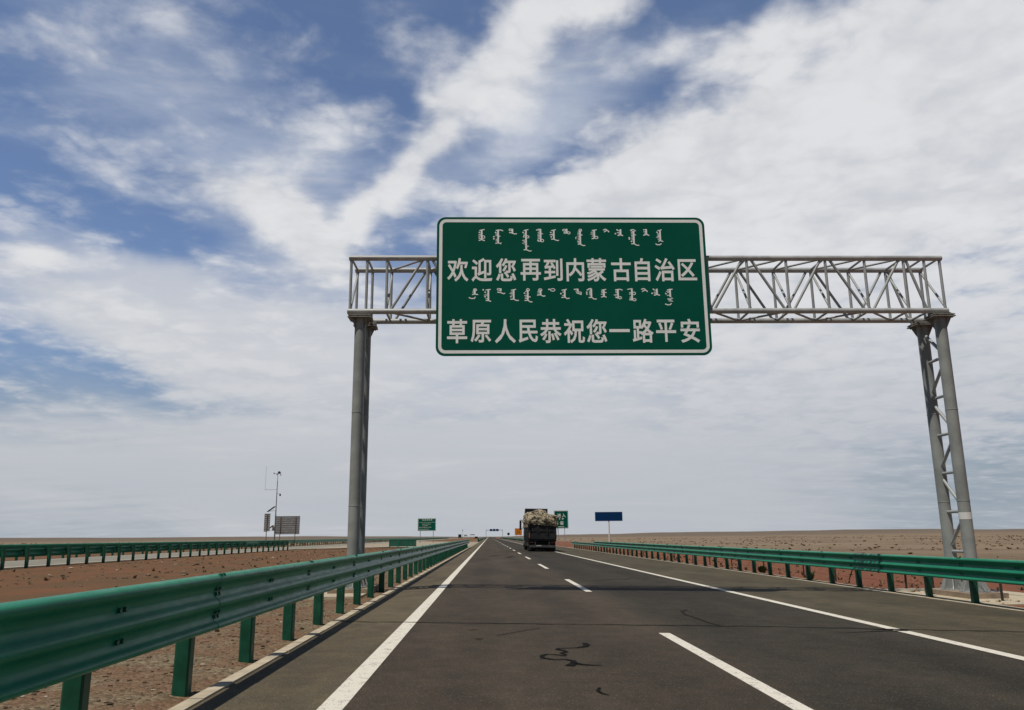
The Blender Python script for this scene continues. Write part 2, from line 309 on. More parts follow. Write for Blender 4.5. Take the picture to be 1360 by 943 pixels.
# ------------------------------------------------------------------ mesh helpers
class MB:
    def __init__(self): self.v = []; self.f = []; self.mi = []; self.sm = []
    def add(self, vs, fs, mi=0, smooth=False):
        o = len(self.v); self.v += [tuple(p) for p in vs]
        for f in fs: self.f.append([i+o for i in f]); self.mi.append(mi); self.sm.append(smooth)
        return self
    def box(self, lo, hi, mi=0, rot=None, piv=(0, 0, 0)):
        (a, b, c), (d, e, f) = lo, hi
        vs = [(a, b, c), (d, b, c), (d, e, c), (a, e, c), (a, b, f), (d, b, f), (d, e, f), (a, e, f)]
        if rot is not None:
            pv = Vector(piv); vs = [pv + rot @ (Vector(p)-pv) for p in vs]
        return self.add(vs, [(0, 3, 2, 1), (4, 5, 6, 7), (0, 1, 5, 4), (1, 2, 6, 5), (2, 3, 7, 6), (3, 0, 4, 7)], mi)
    def tube(self, p, q, r, seg=12, mi=0, r2=None, caps=True, smooth=True):
        p, q = Vector(p), Vector(q); r2 = r if r2 is None else r2
        d = (q-p).normalized(); a = d.orthogonal().normalized(); b = d.cross(a)
        ring = [(math.cos(2*math.pi*i/seg), math.sin(2*math.pi*i/seg)) for i in range(seg)]
        vs = [p + (a*c+b*s)*r for c, s in ring] + [q + (a*c+b*s)*r2 for c, s in ring]
        self.add(vs, [(i, (i+1) % seg, seg+(i+1) % seg, seg+i) for i in range(seg)], mi, smooth)
        if caps:
            self.add(vs[:seg], [tuple(reversed(range(seg)))], mi); self.add(vs[seg:], [tuple(range(seg))], mi)
        return self
    def prism_y(self, pts, y0, y1, mi=0, smooth=False):        # closed outline in x,z swept along y
        n = len(pts)
        self.add([(x, y0, z) for x, z in pts] + [(x, y1, z) for x, z in pts],
                 [(i, (i+1) % n, n+(i+1) % n, n+i) for i in range(n)], mi, smooth)
        self.add([(x, y0, z) for x, z in pts], [tuple(reversed(range(n)))], mi); self.add([(x, y1, z) for x, z in pts], [tuple(range(n))], mi)
        return self
    def ribbon(self, pts, w, z):                               # flat ribbon along an x,y polyline; z may be a function
        n = len(pts); L = []; Rr = []
        for i, p in enumerate(pts):
            a = Vector(pts[max(0, i-1)]); b = Vector(pts[min(n-1, i+1)]); d = (b-a).normalized()
            nn = Vector((-d.y, d.x)); ww = w[i] if isinstance(w, (list, tuple)) else w
            for lst, s in ((L, 1), (Rr, -1)):
                q = Vector(p) + nn*s*ww/2; lst.append((q.x, q.y, z(q.x) if callable(z) else z))
        return self.add(L+Rr, [(i, n+i, n+i+1, i+1) for i in range(n-1)])
    def build(self, name, m, parent=None, loc=None):
        me = bpy.data.meshes.new(name); me.from_pydata(self.v, [], self.f)
        ms = m if isinstance(m, (list, tuple)) else [m]
        for k in ms: me.materials.append(k)
        for p, i, s in zip(me.polygons, self.mi, self.sm): p.material_index = i; p.use_smooth = s
        bm = bmesh.new(); bm.from_mesh(me); bmesh.ops.recalc_face_normals(bm, faces=bm.faces); bm.to_mesh(me); bm.free()
        me.update()
        o = bpy.data.objects.new(name, me); COL.objects.link(o)
        if parent: o.parent = parent
        if loc: o.location = loc
        return o

def thing(name, label, cat, loc=(0, 0, 0), rz=0.0, group=None):
    o = bpy.data.objects.new(name, None); COL.objects.link(o); o.location = loc; o.rotation_euler = (0, 0, rz)
    o.empty_display_size = 0.3
    o['label'] = label; o['category'] = cat
    if group: o['group'] = group
    return o
def tag(o, label, cat, group=None):
    o['label'] = label; o['category'] = cat
    if group: o['group'] = group
    return o
def struct(o, kind='structure'): o['kind'] = kind; return o
def copy_to(o, parent, loc):
    c = o.copy(); COL.objects.link(c); c.parent = parent; c.location = loc; return c


# ------------------------------------------------------------------ ground
FALL = 0.02                                   # crossfall of the near carriageway
def zroad(x): return -FALL*x
XL, XR = -2.46, 11.05                         # asphalt edges of the near carriageway
OX0, OX1, OZ = -22.9, -30.6, 0.16             # far carriageway
def smooth(a, b, v):
    t = max(0.0, min(1.0, (v-a)/(b-a))); return t*t*(3-2*t)
def zground(x, y):
    if XL-0.4 < x < XR+0.4: return zroad(x)-0.06
    r = math.hypot(x, y)
    n1 = noise.noise(Vector((x*0.35, y*0.35, 1.7))); n2 = noise.noise(Vector((x*1.6, y*1.6, 5.1)))
    if x <= XL-0.4:
        z = 0.035 + (OZ-0.08)*smooth(-9, -22.5, x)
        amp = smooth(-2.9, -5.5, x)*(1-smooth(-20.5, -22.5, x)) + smooth(-31, -36, x)
        z += amp*(0.06*n1 + 0.03*n2 - 0.03)
        if OX1-0.6 < x < OX0+0.6: z = OZ-0.05
        if x < -34: z -= 0.5*smooth(-34, -60, x)
    else:
        z = zroad(XR)-0.02 - 0.12*smooth(11.6, 15, x) - 0.25*smooth(16, 40, x)
        amp = smooth(11.5, 13.5, x)
        z += amp*(0.05*n1 + 0.025*n2)
    far = smooth(60, 300, abs(x-4)) * smooth(60, 500, r)
    b = noise.fractal(Vector((x*0.004, y*0.004, 3.3)), 1.0, 2.0, 4)
    z += far*0.9*b
    # low ridges on the skyline
    side = smooth(-260, -900, x)*smooth(0, 400, y+400)
    rg = noise.fractal(Vector((x*0.0011+4.1, y*0.0011, 7.7)), 1.0, 2.0, 4)
    z += side*smooth(600, 2200, r)*(8.0 + 5.0*rg)
    side = smooth(120, 1000, x)
    z += side*smooth(500, 2600, r)*(9.5 + 9.0*rg)
    z += smooth(1800, 3600, r)*(2.0+1.5*rg)*smooth(150, 500, abs(x))
    return z
def axis(segs):
    out = []
    for a, b, st in segs:
        n = max(1, round((b-a)/st)); out += [a+(b-a)*i/n for i in range(n)]
    return out + [segs[-1][1]]
gx = axis([(-9000, -3000, 750), (-3000, -800, 110), (-800, -200, 40), (-200, -60, 8), (-60, -34, 2), (-34, -30, 0.8), (-30, -23.6, 1.6), (-23.6, -21, 0.65), (-21, -8, 0.8), (-8, -2.9, 0.3),
           (-2.9, -2.2, 0.35), (-2.2, 10.9, 2.6), (10.9, 11.5, 0.3), (11.5, 20, 0.5), (20, 60, 2), (60, 200, 8), (200, 800, 40), (800, 3000, 110), (3000, 9000, 750)])
gy = axis([(-3000, -300, 450), (-300, -40, 40), (-40, -4, 4), (-4, 34, 0.45), (34, 80, 1.0), (80, 200, 4), (200, 800, 30), (800, 3600, 140), (3600, 12000, 1050)])
g = MB(); nx = len(gx)
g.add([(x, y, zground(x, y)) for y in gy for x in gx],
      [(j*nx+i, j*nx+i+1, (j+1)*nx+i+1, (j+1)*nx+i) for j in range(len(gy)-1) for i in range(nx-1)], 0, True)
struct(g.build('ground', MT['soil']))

# near carriageway, with painted markings, seals and flush concrete edges as parts
def strip(x0, x1, y0, y1, zf, dz, ny=1, jit=0.0):
    m = MB(); ys = [y0+(y1-y0)*i/ny for i in range(ny+1)]
    vs = []
    for y in ys:
        for x in (x0, x1): vs.append((x+random.uniform(-jit, jit), y, zf(x)+dz))
    m.add(vs, [(2*i, 2*i+1, 2*i+3, 2*i+2) for i in range(ny)]); return m
road = MB()
ry = axis([(-60, 0, 20), (0, 200, 20), (200, 1000, 100), (1000, 6000, 1000)])
for a, b in zip(ry, ry[1:]):
    for c, d in ((XL, 2.6), (2.6, 6.6), (6.6, XR)):
        road.add([(c, a, zroad(c)), (d, a, zroad(d)), (d, b, zroad(d)), (c, b, zroad(c))], [(0, 1, 2, 3)])
road = struct(road.build('road', MT['asphalt']))
LW = 0.21
strip(-1.31-LW/2, -1.31+LW/2, -40, 3000, zroad, 0.004).build('edge_line', MT['marking'], road)
strip(6.58-LW/2, 6.58+LW/2, -40, 3000, zroad, 0.004).build('edge_line', MT['marking'], road)
PER, D1 = 15.75, 12.78-6.35
for k in range(-2, 62):
    y0 = D1 + PER*k
    strip(2.645-0.085, 2.645+0.085, y0, y0+6.35, zroad, 0.004).build('lane_dash', MT['marking'], road)
def wav(x0, x1, y0, y1, n, amp, seed):
    return [(x0+(x1-x0)*i/n, y0+(y1-y0)*i/n + amp*noise.noise(Vector((i*0.37, seed, 0)))*2) for i in range(n+1)]
zt = lambda x: zroad(x)+0.008
def tar(pts, w, m='tar'): MB().ribbon(pts, w, zt).build('crack_seal', MT[m], road)
tar(wav(XL+0.02, 4.2, 14.05, 13.82, 50, 0.05, 1.1), [0.035+0.03*random.random() for _ in range(51)])
tar(wav(4.2, XR-0.02, 13.82, 13.05, 50, 0.06, 2.1), [0.035+0.03*random.random() for _ in range(51)])
tar([(1.29, 11.50), (1.30, 11.30), (1.25, 11.13), (1.13, 11.02), (0.98, 10.97), (0.89, 10.93), (0.86, 10.84), (0.94, 10.74), (0.97, 10.63), (0.88, 10.52), (0.93, 10.40), (0.91, 10.30),
     (0.79, 10.38), (0.70, 10.40), (0.63, 10.28), (0.63, 10.10), (0.75, 9.97), (0.89, 9.99), (0.97, 9.88), (0.96, 9.70), (0.89, 9.50)],
    [0.072, 0.088, 0.064, 0.040, 0.036, 0.048, 0.064, 0.048, 0.044, 0.040, 0.048, 0.056, 0.048, 0.048, 0.056, 0.060, 0.048, 0.056, 0.072, 0.088, 0.112])
tar([(0.96, 9.72), (1.06, 9.60), (1.17, 9.56), (1.26, 9.56)], [0.09, 0.06, 0.04, 0.03])
tar([(1.05, 8.18), (1.01, 8.02), (1.03, 7.90), (1.09, 7.80)], [0.03, 0.035, 0.03, 0.015])
tar([(3.98, 16.9), (3.78, 16.5), (3.70, 15.9), (3.74, 15.0), (3.74, 14.4), (3.82, 13.9)], [0.05, 0.07, 0.05, 0.04, 0.04, 0.03], 'old_tar')
tar([(6.2, 13.55), (6.5, 13.5), (6.72, 13.47), (6.66, 13.36), (6.3, 13.3), (5.4, 12.95)], [0.05, 0.1, 0.13, 0.1, 0.05, 0.02])
tar([(-0.35, 13.0), (-0.24, 12.97), (-0.16, 13.0)], [0.02, 0.05, 0.02]); tar([(-0.22, 11.9), (-0.14, 11.85), (-0.08, 11.9)], [0.02, 0.06, 0.02])
tar(wav(0.1, 0.8, 12.3, 13.3, 10, 0.05, 6.0), 0.022)
tar(wav(XL+0.05, 6.4, 181, 181, 20, 0.3, 7.0), 1.6, 'old_tar')
tar(wav(3.0, 6.4, 27.5, 30.5, 20, 0.2, 8.0), 0.06, 'old_tar')
tar(wav(0.1, 0.7, 60, 63, 6, 0.2, 9.0), 0.5, 'old_tar'); tar(wav(1.3, 1.7, 57, 61, 6, 0.2, 9.5), 0.35, 'old_tar')

def kerb(x0, x1, zt0, y0, y1, name='kerb'):
    m = MB(); y = y0; rnd = random.Random(int(x0*100))
    while y < y1:                                   # cast stones with small uneven joints
        L = 0.75 if y < 60 else 12
        j = rnd.uniform(-0.006, 0.006)
        m.box((x0+j, y, zt0-0.2), (x1+j, y+L-0.012, zt0+rnd.uniform(-0.004, 0.004))); y += L
    return struct(m.build(name, MT['concrete']))
kerb(XL-0.135, XL, zroad(XL)+0.015, -6, 600)
kerb(XR, XR+0.13, zroad(XR)+0.012, -6, 600)
kerb(XR+0.30, XR+0.42, zroad(XR)+0.02, -6, 110)

# far carriageway
fr = MB()
for a, b in zip(ry, ry[1:]): fr.add([(OX1, a, OZ), (OX0, a, OZ), (OX0, b, OZ), (OX1, b, OZ)], [(0, 1, 2, 3)])
fr = struct(fr.build('opposite_road', MT['glare_asphalt']))
strip(OX0-0.55, OX0-0.36, -60, 3000, lambda x: OZ, 0.004).build('edge_line', MT['marking'], fr)
strip(OX1+0.6, OX1+0.8, -60, 3000, lambda x: OZ, 0.004).build('edge_line', MT['marking'], fr)
kk = MB(); kk.box((OX0, -60, OZ-0.2), (OX0+0.14, 96, OZ+0.012)); struct(kk.build('opposite_kerb', MT['concrete']))
# gravel opening across the median
op = MB()
pts = [(-2.60, 112), (-2.60, 206), (-22.75, 260), (-22.75, 98), (-14, 112)]
op.add([(x, y, 0.0) for x, y in pts], [tuple(range(len(pts)))])
v = op.v; op.v = [(x, y, 0.085 + (OZ-0.085)*smooth(-3, -22, x)) for x, y, z in v]
op.f = [[0, 1, 2, 3, 4]]
opo = op.build('median_opening', MT['gravel_pad']); struct(opo)


# ------------------------------------------------------------------ guardrails
def cr(points, sub=4):                                  # rounded outline through the points
    out = []
    n = len(points)
    for i in range(n-1):
        p0 = Vector(points[max(0, i-1)]); p1 = Vector(points[i]); p2 = Vector(points[i+1]); p3 = Vector(points[min(n-1, i+2)])
        for k in range(sub):
            t = k/sub
            out.append(0.5*((2*p1) + (p2-p0)*t + (2*p0-5*p1+4*p2-p3)*t*t + (3*p1-p0-3*p2+p3)*t**3))
    out.append(Vector(points[-1])); return out
THRIE = [(0.045, 0.0), (0.072, 0.010), (0.083, 0.030), (0.076, 0.052), (0.036, 0.082), (0.020, 0.118), (0.020, 0.146), (0.036, 0.176), (0.074, 0.212), (0.083, 0.236), (0.074, 0.262), (0.036, 0.298), (0.020, 0.332), (0.020, 0.362), (0.036, 0.396), (0.076, 0.438), (0.083, 0.462), (0.074, 0.484), (0.048, 0.500), (0.006, 0.508)]
WBEAM = [(0.045, 0.0), (0.072, 0.010), (0.083, 0.030), (0.076, 0.052), (0.036, 0.085), (0.020, 0.140), (0.020, 0.170), (0.036, 0.225), (0.076, 0.258), (0.083, 0.280), (0.072, 0.298), (0.045, 0.308), (0.010, 0.310)]
PCACHE = {}
def beam_mesh(kind, side, L=4.16, bolts=True):
    """a beam panel along +y; side=+1: corrugations towards +x"""
    key = (kind, side, L, bolts)
    if key in PCACHE: return PCACHE[key]
    prof = cr(THRIE if kind == 'thrie' else WBEAM, 4)
    outer = [(p.x*side, p.y) for p in prof]
    nrm = []
    for i in range(len(prof)):
        a = prof[max(0, i-1)]; b = prof[min(len(prof)-1, i+1)]; d = (b-a).normalized(); nrm.append(Vector((-d.y, d.x)))
    inner = [((p.x + q.x*0.004)*side, p.y + q.y*0.004) for p, q in zip(prof, nrm)]
    m = MB(); m.prism_y(outer + inner[::-1], 0, L, 0, True)
    if bolts:
        tops = [0.118, 0.158, 0.322, 0.370, 0.497] if kind == 'thrie' else [0.14, 0.17, 0.30]
        for v_ in tops:
            k = min(range(len(prof)), key=lambda i: abs(prof[i].y-v_)); p = prof[k]; n_ = -nrm[k]
            for yy in (0.035, 0.125):
                c = Vector((p.x*side, yy, p.y)); d = Vector((n_.x*side, 0, n_.y))
                m.tube(c-d*0.002, c+d*0.016, 0.017, 6, 1, smooth=False)
                m.tube(c-d*0.001, c+d*0.004, 0.026, 8, 1, smooth=False)
        for yy in (1.98,):                               # post bolt slots in the valleys
            for v_ in ((0.134, 0.348) if kind == 'thrie' else (0.155,)):
                m.tube((0.012*side, yy, v_), (0.040*side, yy, v_), 0.018, 8, 1, smooth=False); m.tube((0.012*side, yy+0.09, v_), (0.040*side, yy+0.09, v_), 0.018, 8, 1, smooth=False)
    o = m.build('beam', [MT['guard'], MT['guard_bolt']]); COL.objects.unlink(o)
    PCACHE[key] = o; return o
def post_mesh(h):
    key = ('post', h)
    if key in PCACHE: return PCACHE[key]
    m = MB(); a = 0.07; r = 0.016
    oc = [(-a+r, -a), (a-r, -a), (a, -a+r), (a, a-r), (a-r, a), (-a+r, a), (-a, a-r), (-a, -a+r)]
    m.add([(x, y, -0.25) for x, y in oc] + [(x, y, h) for x, y in oc], [(i, (i+1) % 8, 8+(i+1) % 8, 8+i) for i in range(8)] + [tuple(reversed(range(8))), tuple(range(8, 16))])
    o = m.build('post', MT['post']); COL.objects.unlink(o); PCACHE[key] = o; return o
def spacer_mesh(w, h):
    key = ('sp', w, h)
    if key in PCACHE: return PCACHE[key]
    m = MB()
    pts = [(0, -0.06), (w*0.55, -0.075), (w, -0.045), (w, 0.045), (w*0.55, 0.075), (0, 0.06)] if w > 0 else [(0, -0.06), (0, 0.06), (w*0.55, 0.075), (w, 0.045), (w, -0.045), (w*0.55, -0.075)]
    n = len(pts)
    m.add([(x, y, 0) for x, y in pts] + [(x, y, h) for x, y in pts], [(i, (i+1) % n, n+(i+1) % n, n+i) for i in range(n)] + [tuple(reversed(range(n))), tuple(range(n, 2*n))])
    o = m.build('spacer', MT['post']); COL.objects.unlink(o); PCACHE[key] = o; return o
def guardrail(name, label, X, side, y0, y1, zg, phase=0.0, kinds=None, gap=0.115, group='green guardrails along the motorway', cap=100, bolts=True):
    """X = centre line of the posts; the beam stands on the +x (side=1) or -x side of them"""
    root = thing(name, label, 'guardrail', (X, y0, zg), 0, group)
    zb = 0.525
    xb = side*(0.07+gap)
    y = y0; k = 0; posts = []
    while y < y1-0.1:
        kd = kinds(y) if kinds else 'thrie'
        if k < 100:
            b = beam_mesh(kd, side, 4.16, bolts)
            o = copy_to(b, root, (xb + side*(0.004 if k % 2 else 0.0), y-y0, zb)); o.name = 'beam'
        for dy in (0.0, 2.0): posts.append((y+dy+phase, kd))
        y += 4.0; k += 1
    rest = MB()
    for i, (py, kd) in enumerate(posts):
        h = 1.0 if kd == 'thrie' else 0.80
        if i < cap:
            pc = copy_to(post_mesh(h), root, (0, py-y0, 0)); pc.name = 'post'; pc.rotation_euler = (R(random.uniform(-0.8, 0.8)), R(random.uniform(-0.4, 0.4)), R(random.uniform(-4, 4)))
            if i < 60: copy_to(spacer_mesh(side*gap, 0.30), root, (side*0.07, py-y0, zb+ (0.12 if kd == 'thrie' else 0.02))).name = 'spacer'
        else: rest.box((-0.07, py-y0-0.07, -0.2), (0.07, py-y0+0.07, h))
    if rest.v:
        ro = rest.build('post', MT['post'], root); ro['kind'] = 'stuff'
    if k > 100:
        m = MB(); prof = cr(THRIE, 2)
        m.prism_y([(p.x*side, p.y) for p in prof] + [(-0.004*side, 0.506), (-0.004*side, 0)], 400, (k)*4.0, 0, True)
        ro = m.build('beam', MT['guard'], root, (xb, 0, zb)); ro['kind'] = 'stuff'
    return root
# (the cached meshes live only as copies)
guardrail('guardrail', 'long green guardrail beside the left shoulder, nearest to the camera', -2.80, 1, -4.0, 106.0, 0.045, phase=-0.09)
guardrail('guardrail', 'green guardrail along the outer edge of the right hard shoulder', 11.28, -1, -4.8, 110.0, zroad(XR), phase=0.03,
          kinds=lambda y: 'w' if y > 84 else 'thrie')
guardrail('guardrail', 'distant green guardrail on the left beyond the gravel median opening', -2.80, 1, 207.0, 800.0, 0.045, bolts=False)
guardrail('guardrail', 'distant green guardrail on the right of the road behind the truck', 11.28, -1, 190.0, 800.0, zroad(XR), bolts=False)
guardrail('guardrail', 'dark green guardrail across the median, on the near edge of the other carriageway', -22.4, -1, -6.0, 91.0, 0.12, phase=1.0,
          kinds=lambda y: 'w' if 75 < y < 80 else 'thrie')
guardrail('guardrail', 'thin dark guardrail along the far side of the other carriageway', -31.3, 1, 30.0, 640.0, OZ, bolts=False)


# ------------------------------------------------------------------ sign gantry
YF, YB = 21.0, 22.03                    # front and back planes
ZB, ZT = 7.33, 8.84                     # bottom and top chord centres
TX0, TX1 = -3.76, 12.58
gan = thing('sign_gantry', 'grey steel lattice gantry spanning both lanes and carrying the big green sign', 'gantry', (4.4, 21.5, 0))
def gp(mb, name, m=None): return mb.build(name, m or MT['steel'], gan, (-4.4, -21.5, 0))
CR_ = 0.075
for yy in (YF, YB):
    for zz in (ZB, ZT):
        gp(MB().tube((TX0-0.02, yy, zz), (TX1+0.02, yy, zz), CR_, 16), 'chord', MT['chord'])
nodes = [-2.75 + 1.0975*i for i in range(14)]
verts = [TX0+0.04, -3.29] + nodes + [12.10, TX1-0.04]
for yy in (YF, YB):
    for x in verts: gp(MB().tube((x, yy, ZB+0.05), (x, yy, ZT-0.05), 0.038, 10), 'vertical')
    for i in range(13):
        a, b = (ZB, ZT) if i % 2 == 0 else (ZT, ZB)
        s = 0.10
        gp(MB().tube((nodes[i]+s, yy, a), (nodes[i+1]-s, yy, b), 0.038, 10), 'diagonal')
    gp(MB().tube((nodes[13]+0.06, yy, ZT), (12.04, yy, ZB), 0.038, 10), 'diagonal')
for x in verts:
    for zz in (ZB, ZT): gp(MB().tube((x, YF, zz), (x, YB, zz), 0.032, 8), 'crossbar')
for i in range(13):
    a, b = (YF, YB) if i % 2 == 0 else (YB, YF)
    gp(MB().tube((nodes[i], YB, ZT), (nodes[i+1], YF, ZT), 0.03, 8), 'plan_brace')
    gp(MB().tube((nodes[i], a, ZB), (nodes[i+1], b, ZB), 0.03, 8), 'plan_brace')
for x in [TX0+0.04] + nodes + [TX1-0.04]:
    gp(MB().tube((x+0.02, YB, ZT-0.08), (x+0.02, YF, ZB+0.08), 0.032, 8), 'cross_brace')
PR = 0.152
LF, LB = 21.06, 21.98
for px, lab in ((-3.43, 'l'), (12.38, 'r')):
    s = 1 if lab == 'r' else -1
    base = 0.18 if lab == 'l' else -0.09
    for yy in (LF, LB):
        po = gp(MB().tube((px, yy, base), (px, yy, ZB-0.20), PR, 28), 'leg', MT['leg'])
        wl = MB()
        for z in (2.2, 4.6): wl.tube((px, yy, z-0.012), (px, yy, z+0.012), PR+0.006, 28)
        gp(wl, 'weld_collar', MT['steel'])
        f = MB()
        for k in range(8):                                 # stiffener fins round the foot
            a = k*math.pi/4 + 0.2; ca_, sa_ = math.cos(a), math.sin(a)
            t_ = Vector((-sa_, ca_, 0))*0.010
            c = Vector((px, yy, base))
            q = [c+Vector((ca_, sa_, 0))*(PR-0.01), c+Vector((ca_, sa_, 0))*(PR+0.20), c+Vector((ca_, sa_, 0))*(PR+0.16)+Vector((0, 0, 0.10)), c+Vector((ca_, sa_, 0))*(PR+0.0)+Vector((0, 0, 0.52))]
            q[0].z += 0.025; q[1].z += 0.025
            f.add([p-t_ for p in q] + [p+t_ for p in q], [(0, 1, 2, 3), (7, 6, 5, 4), (0, 4, 5, 1), (1, 5, 6, 2), (2, 6, 7, 3), (3, 7, 4, 0)])
        f.tube((px, yy, base-0.01), (px, yy, base+0.025), PR+0.20, 24)
        for k in range(8):
            a = k*math.pi/4 + 0.6
            f.tube((px+math.cos(a)*0.30, yy+math.sin(a)*0.30, base), (px+math.cos(a)*0.30, yy+math.sin(a)*0.30, base+0.09), 0.018, 6)
        gp(f, 'base_flange')
        # head: two bolted plates with gussets
        hd = MB()
        hd.box((px-0.31, yy-0.26, ZB-0.20), (px+0.31, yy+0.26, ZB-0.175))
        hd.box((px-0.30, yy-0.25, ZB-0.150), (px+0.30, yy+0.25, ZB-0.125))
        hd.box((px-0.30, yy-0.05, ZB-0.125), (px+0.30, yy+0.05, ZB-0.03))
        for k in range(4):
            a = k*math.pi/2 + math.pi/4; d = Vector((math.cos(a), math.sin(a), 0)); t_ = Vector((-d.y, d.x, 0))*0.008
            c = Vector((px, yy, ZB-0.20))
            q = [c+d*(PR-0.01), c+d*(PR+0.15), c+d*(PR+0.13)-Vector((0, 0, 0.04)), c+d*PR-Vector((0, 0, 0.30))]
            hd.add([p-t_ for p in q] + [p+t_ for p in q], [(0, 1, 2, 3), (7, 6, 5, 4), (0, 4, 5, 1), (1, 5, 6, 2), (2, 6, 7, 3), (3, 7, 4, 0)])
        for sx_ in (-0.24, 0, 0.24):
            for sy_ in (-0.19, 0.19): hd.tube((px+sx_, yy+sy_, ZB-0.23), (px+sx_, yy+sy_, ZB-0.10), 0.022, 6)
        gp(hd, 'head_plate', MT['rust'])
    rz_ = [0.90 + 1.03*i for i in range(6)]
    for z in rz_: gp(MB().tube((px, LF, z), (px, LB, z), 0.042, 10), 'rung')
    for i in range(5):
        a, b = (LF, LB) if i % 2 == 1 else (LB, LF)
        gp(MB().tube((px, a, rz_[i]+0.06), (px, b, rz_[i+1]-0.06), 0.045, 10), 'leg_brace')
    gp(MB().tube((px, LF, rz_[5]+0.06), (px, LB, ZB-0.40), 0.045, 10), 'leg_brace')
    gp(MB().tube((px, LF, base+0.05), (px, LB, rz_[0]-0.06), 0.045, 10), 'leg_brace')
    ft = MB(); ft.box((px-0.50, LF-0.58, base-0.75), (px+0.50, LB+0.62, base))
    gp(ft, 'footing', MT['footing'])
st = gp(MB().tube((12.38, LF, 1.72), (12.38, LF, 1.90), PR+0.004, 28, caps=False), 'sticker', MT['white_paint'])
pad = MB(); pad.box((11.50, 18.9, zroad(XR)-0.3), (14.4, 24.6, zroad(XR)+0.005)); struct(pad.build('gantry_apron', MT['concrete']))
pad = MB(); pad.box((-4.5, 19.4, -0.2), (-2.98, 23.6, 0.085)); struct(pad.build('gantry_apron', MT['concrete']))


# ------------------------------------------------------------------ big green sign
def rrect(x0, z0, x1, z1, r, n=8):
    out = []
    for cx, cz, a0 in ((x1-r, z1-r, 0), (x0+r, z1-r, 90), (x0+r, z0+r, 180), (x1-r, z0+r, 270)):
        for i in range(n+1):
            a = R(a0+90*i/n); out.append((cx+r*math.cos(a), cz+r*math.sin(a)))
    return out
def ring(x0, z0, x1, z1, r, w, y, n=8):
    o = rrect(x0, z0, x1, z1, r, n); i_ = rrect(x0+w, z0+w, x1-w, z1-w, max(0.005, r-w), n); k = len(o)
    m = MB(); m.add([(x, y, z) for x, z in o] + [(x, y, z) for x, z in i_], [(i, (i+1) % k, k+(i+1) % k, k+i) for i in range(k)]); return m
def glyphs(items, y, sx, sz, off=0.018, size=1.0):
    """items: (character, centre x, centre z) -> flat bold meshes facing -y, one per character"""
    cu = bpy.data.curves.new('glyph', 'FONT'); cu.size = size; cu.resolution_u = 3
    o = bpy.data.objects.new('glyph', cu); COL.objects.link(o)
    out = []
    for ch, cx, cz in items:
        m = MB()
        cu.body = ch
        dg = bpy.context.evaluated_depsgraph_get(); dg.update()
        me = bpy.data.meshes.new_from_object(o.evaluated_get(dg))
        xs = [v.co.x for v in me.vertices]; zs = [v.co.y for v in me.vertices]
        mx, mz = (min(xs)+max(xs))/2, (min(zs)+max(zs))/2
        if ch in '一': mz = 0.38
        T = lambda p, k: (cx+(p[0]-mx)*sx, y-0.00003*k, cz+(p[1]-mz)*sz)
        m.add([T(v.co, 0) for v in me.vertices], [tuple(p.vertices) for p in me.polygons])
        # thicken the strokes: a narrow band along every outline edge, each band on its own level
        cnt = {}
        for p in me.polygons:
            for e in p.edge_keys: cnt[e] = cnt.get(e, 0)+1
        k = 0
        for (a, b), c in cnt.items():
            if c != 1: continue
            A, B = me.vertices[a].co.to_2d(), me.vertices[b].co.to_2d(); d = B-A
            if d.length < 1e-5: continue
            d.normalize(); n_ = Vector((-d.y, d.x))*off; e_ = d*off*0.8
            k += 1; kk_ = 1 + k % 40
            m.add([T(q, kk_) for q in (A-e_-n_, B+e_-n_, B+e_+n_, A-e_+n_)], [(0, 1, 2, 3)])
        bpy.data.meshes.remove(me); out.append(m)
    bpy.data.objects.remove(o); bpy.data.curves.remove(cu)
    return out
SX0, SX1, SZ0, SZ1, SY = -1.395, 5.965, 6.055, 9.955, 20.80
big_sign = thing('highway_sign', 'big green overhead sign with two rows of Chinese and two of Mongolian lettering', 'road sign', ((SX0+SX1)/2, SY, SZ0))
def sp(mb, name, m): return mb.build(name, m, big_sign, (-(SX0+SX1)/2, -SY, -SZ0))
pn = MB(); pn.prism_y(rrect(SX0, SZ0, SX1, SZ1, 0.24), SY, SY+0.035); sp(pn, 'panel', MT['sign_green'])
sp(ring(SX0+0.065, SZ0+0.065, SX1-0.065, SZ1-0.065, 0.19, 0.085, SY-0.0015), 'border', MT['sign_white'])
r1 = list(zip('欢迎您再到内蒙古自治区', [-0.82, -0.17, 0.48, 1.15, 1.76, 2.36, 2.94, 3.61, 4.19, 4.80, 5.42]))
r2 = list(zip('草原人民恭祝您一路平安', [-0.83, -0.20, 0.45, 1.06, 1.66, 2.29, 2.89, 3.50, 4.13, 4.75, 5.40]))
for q in glyphs([(c, x, 8.44) for c, x in r1], SY-0.0015, 0.575, 0.69): sp(q, 'character', MT['sign_white'])
for q in glyphs([(c, x, 6.727) for c, x in r2], SY-0.0015, 0.575, 0.69): sp(q, 'character', MT['sign_white'])

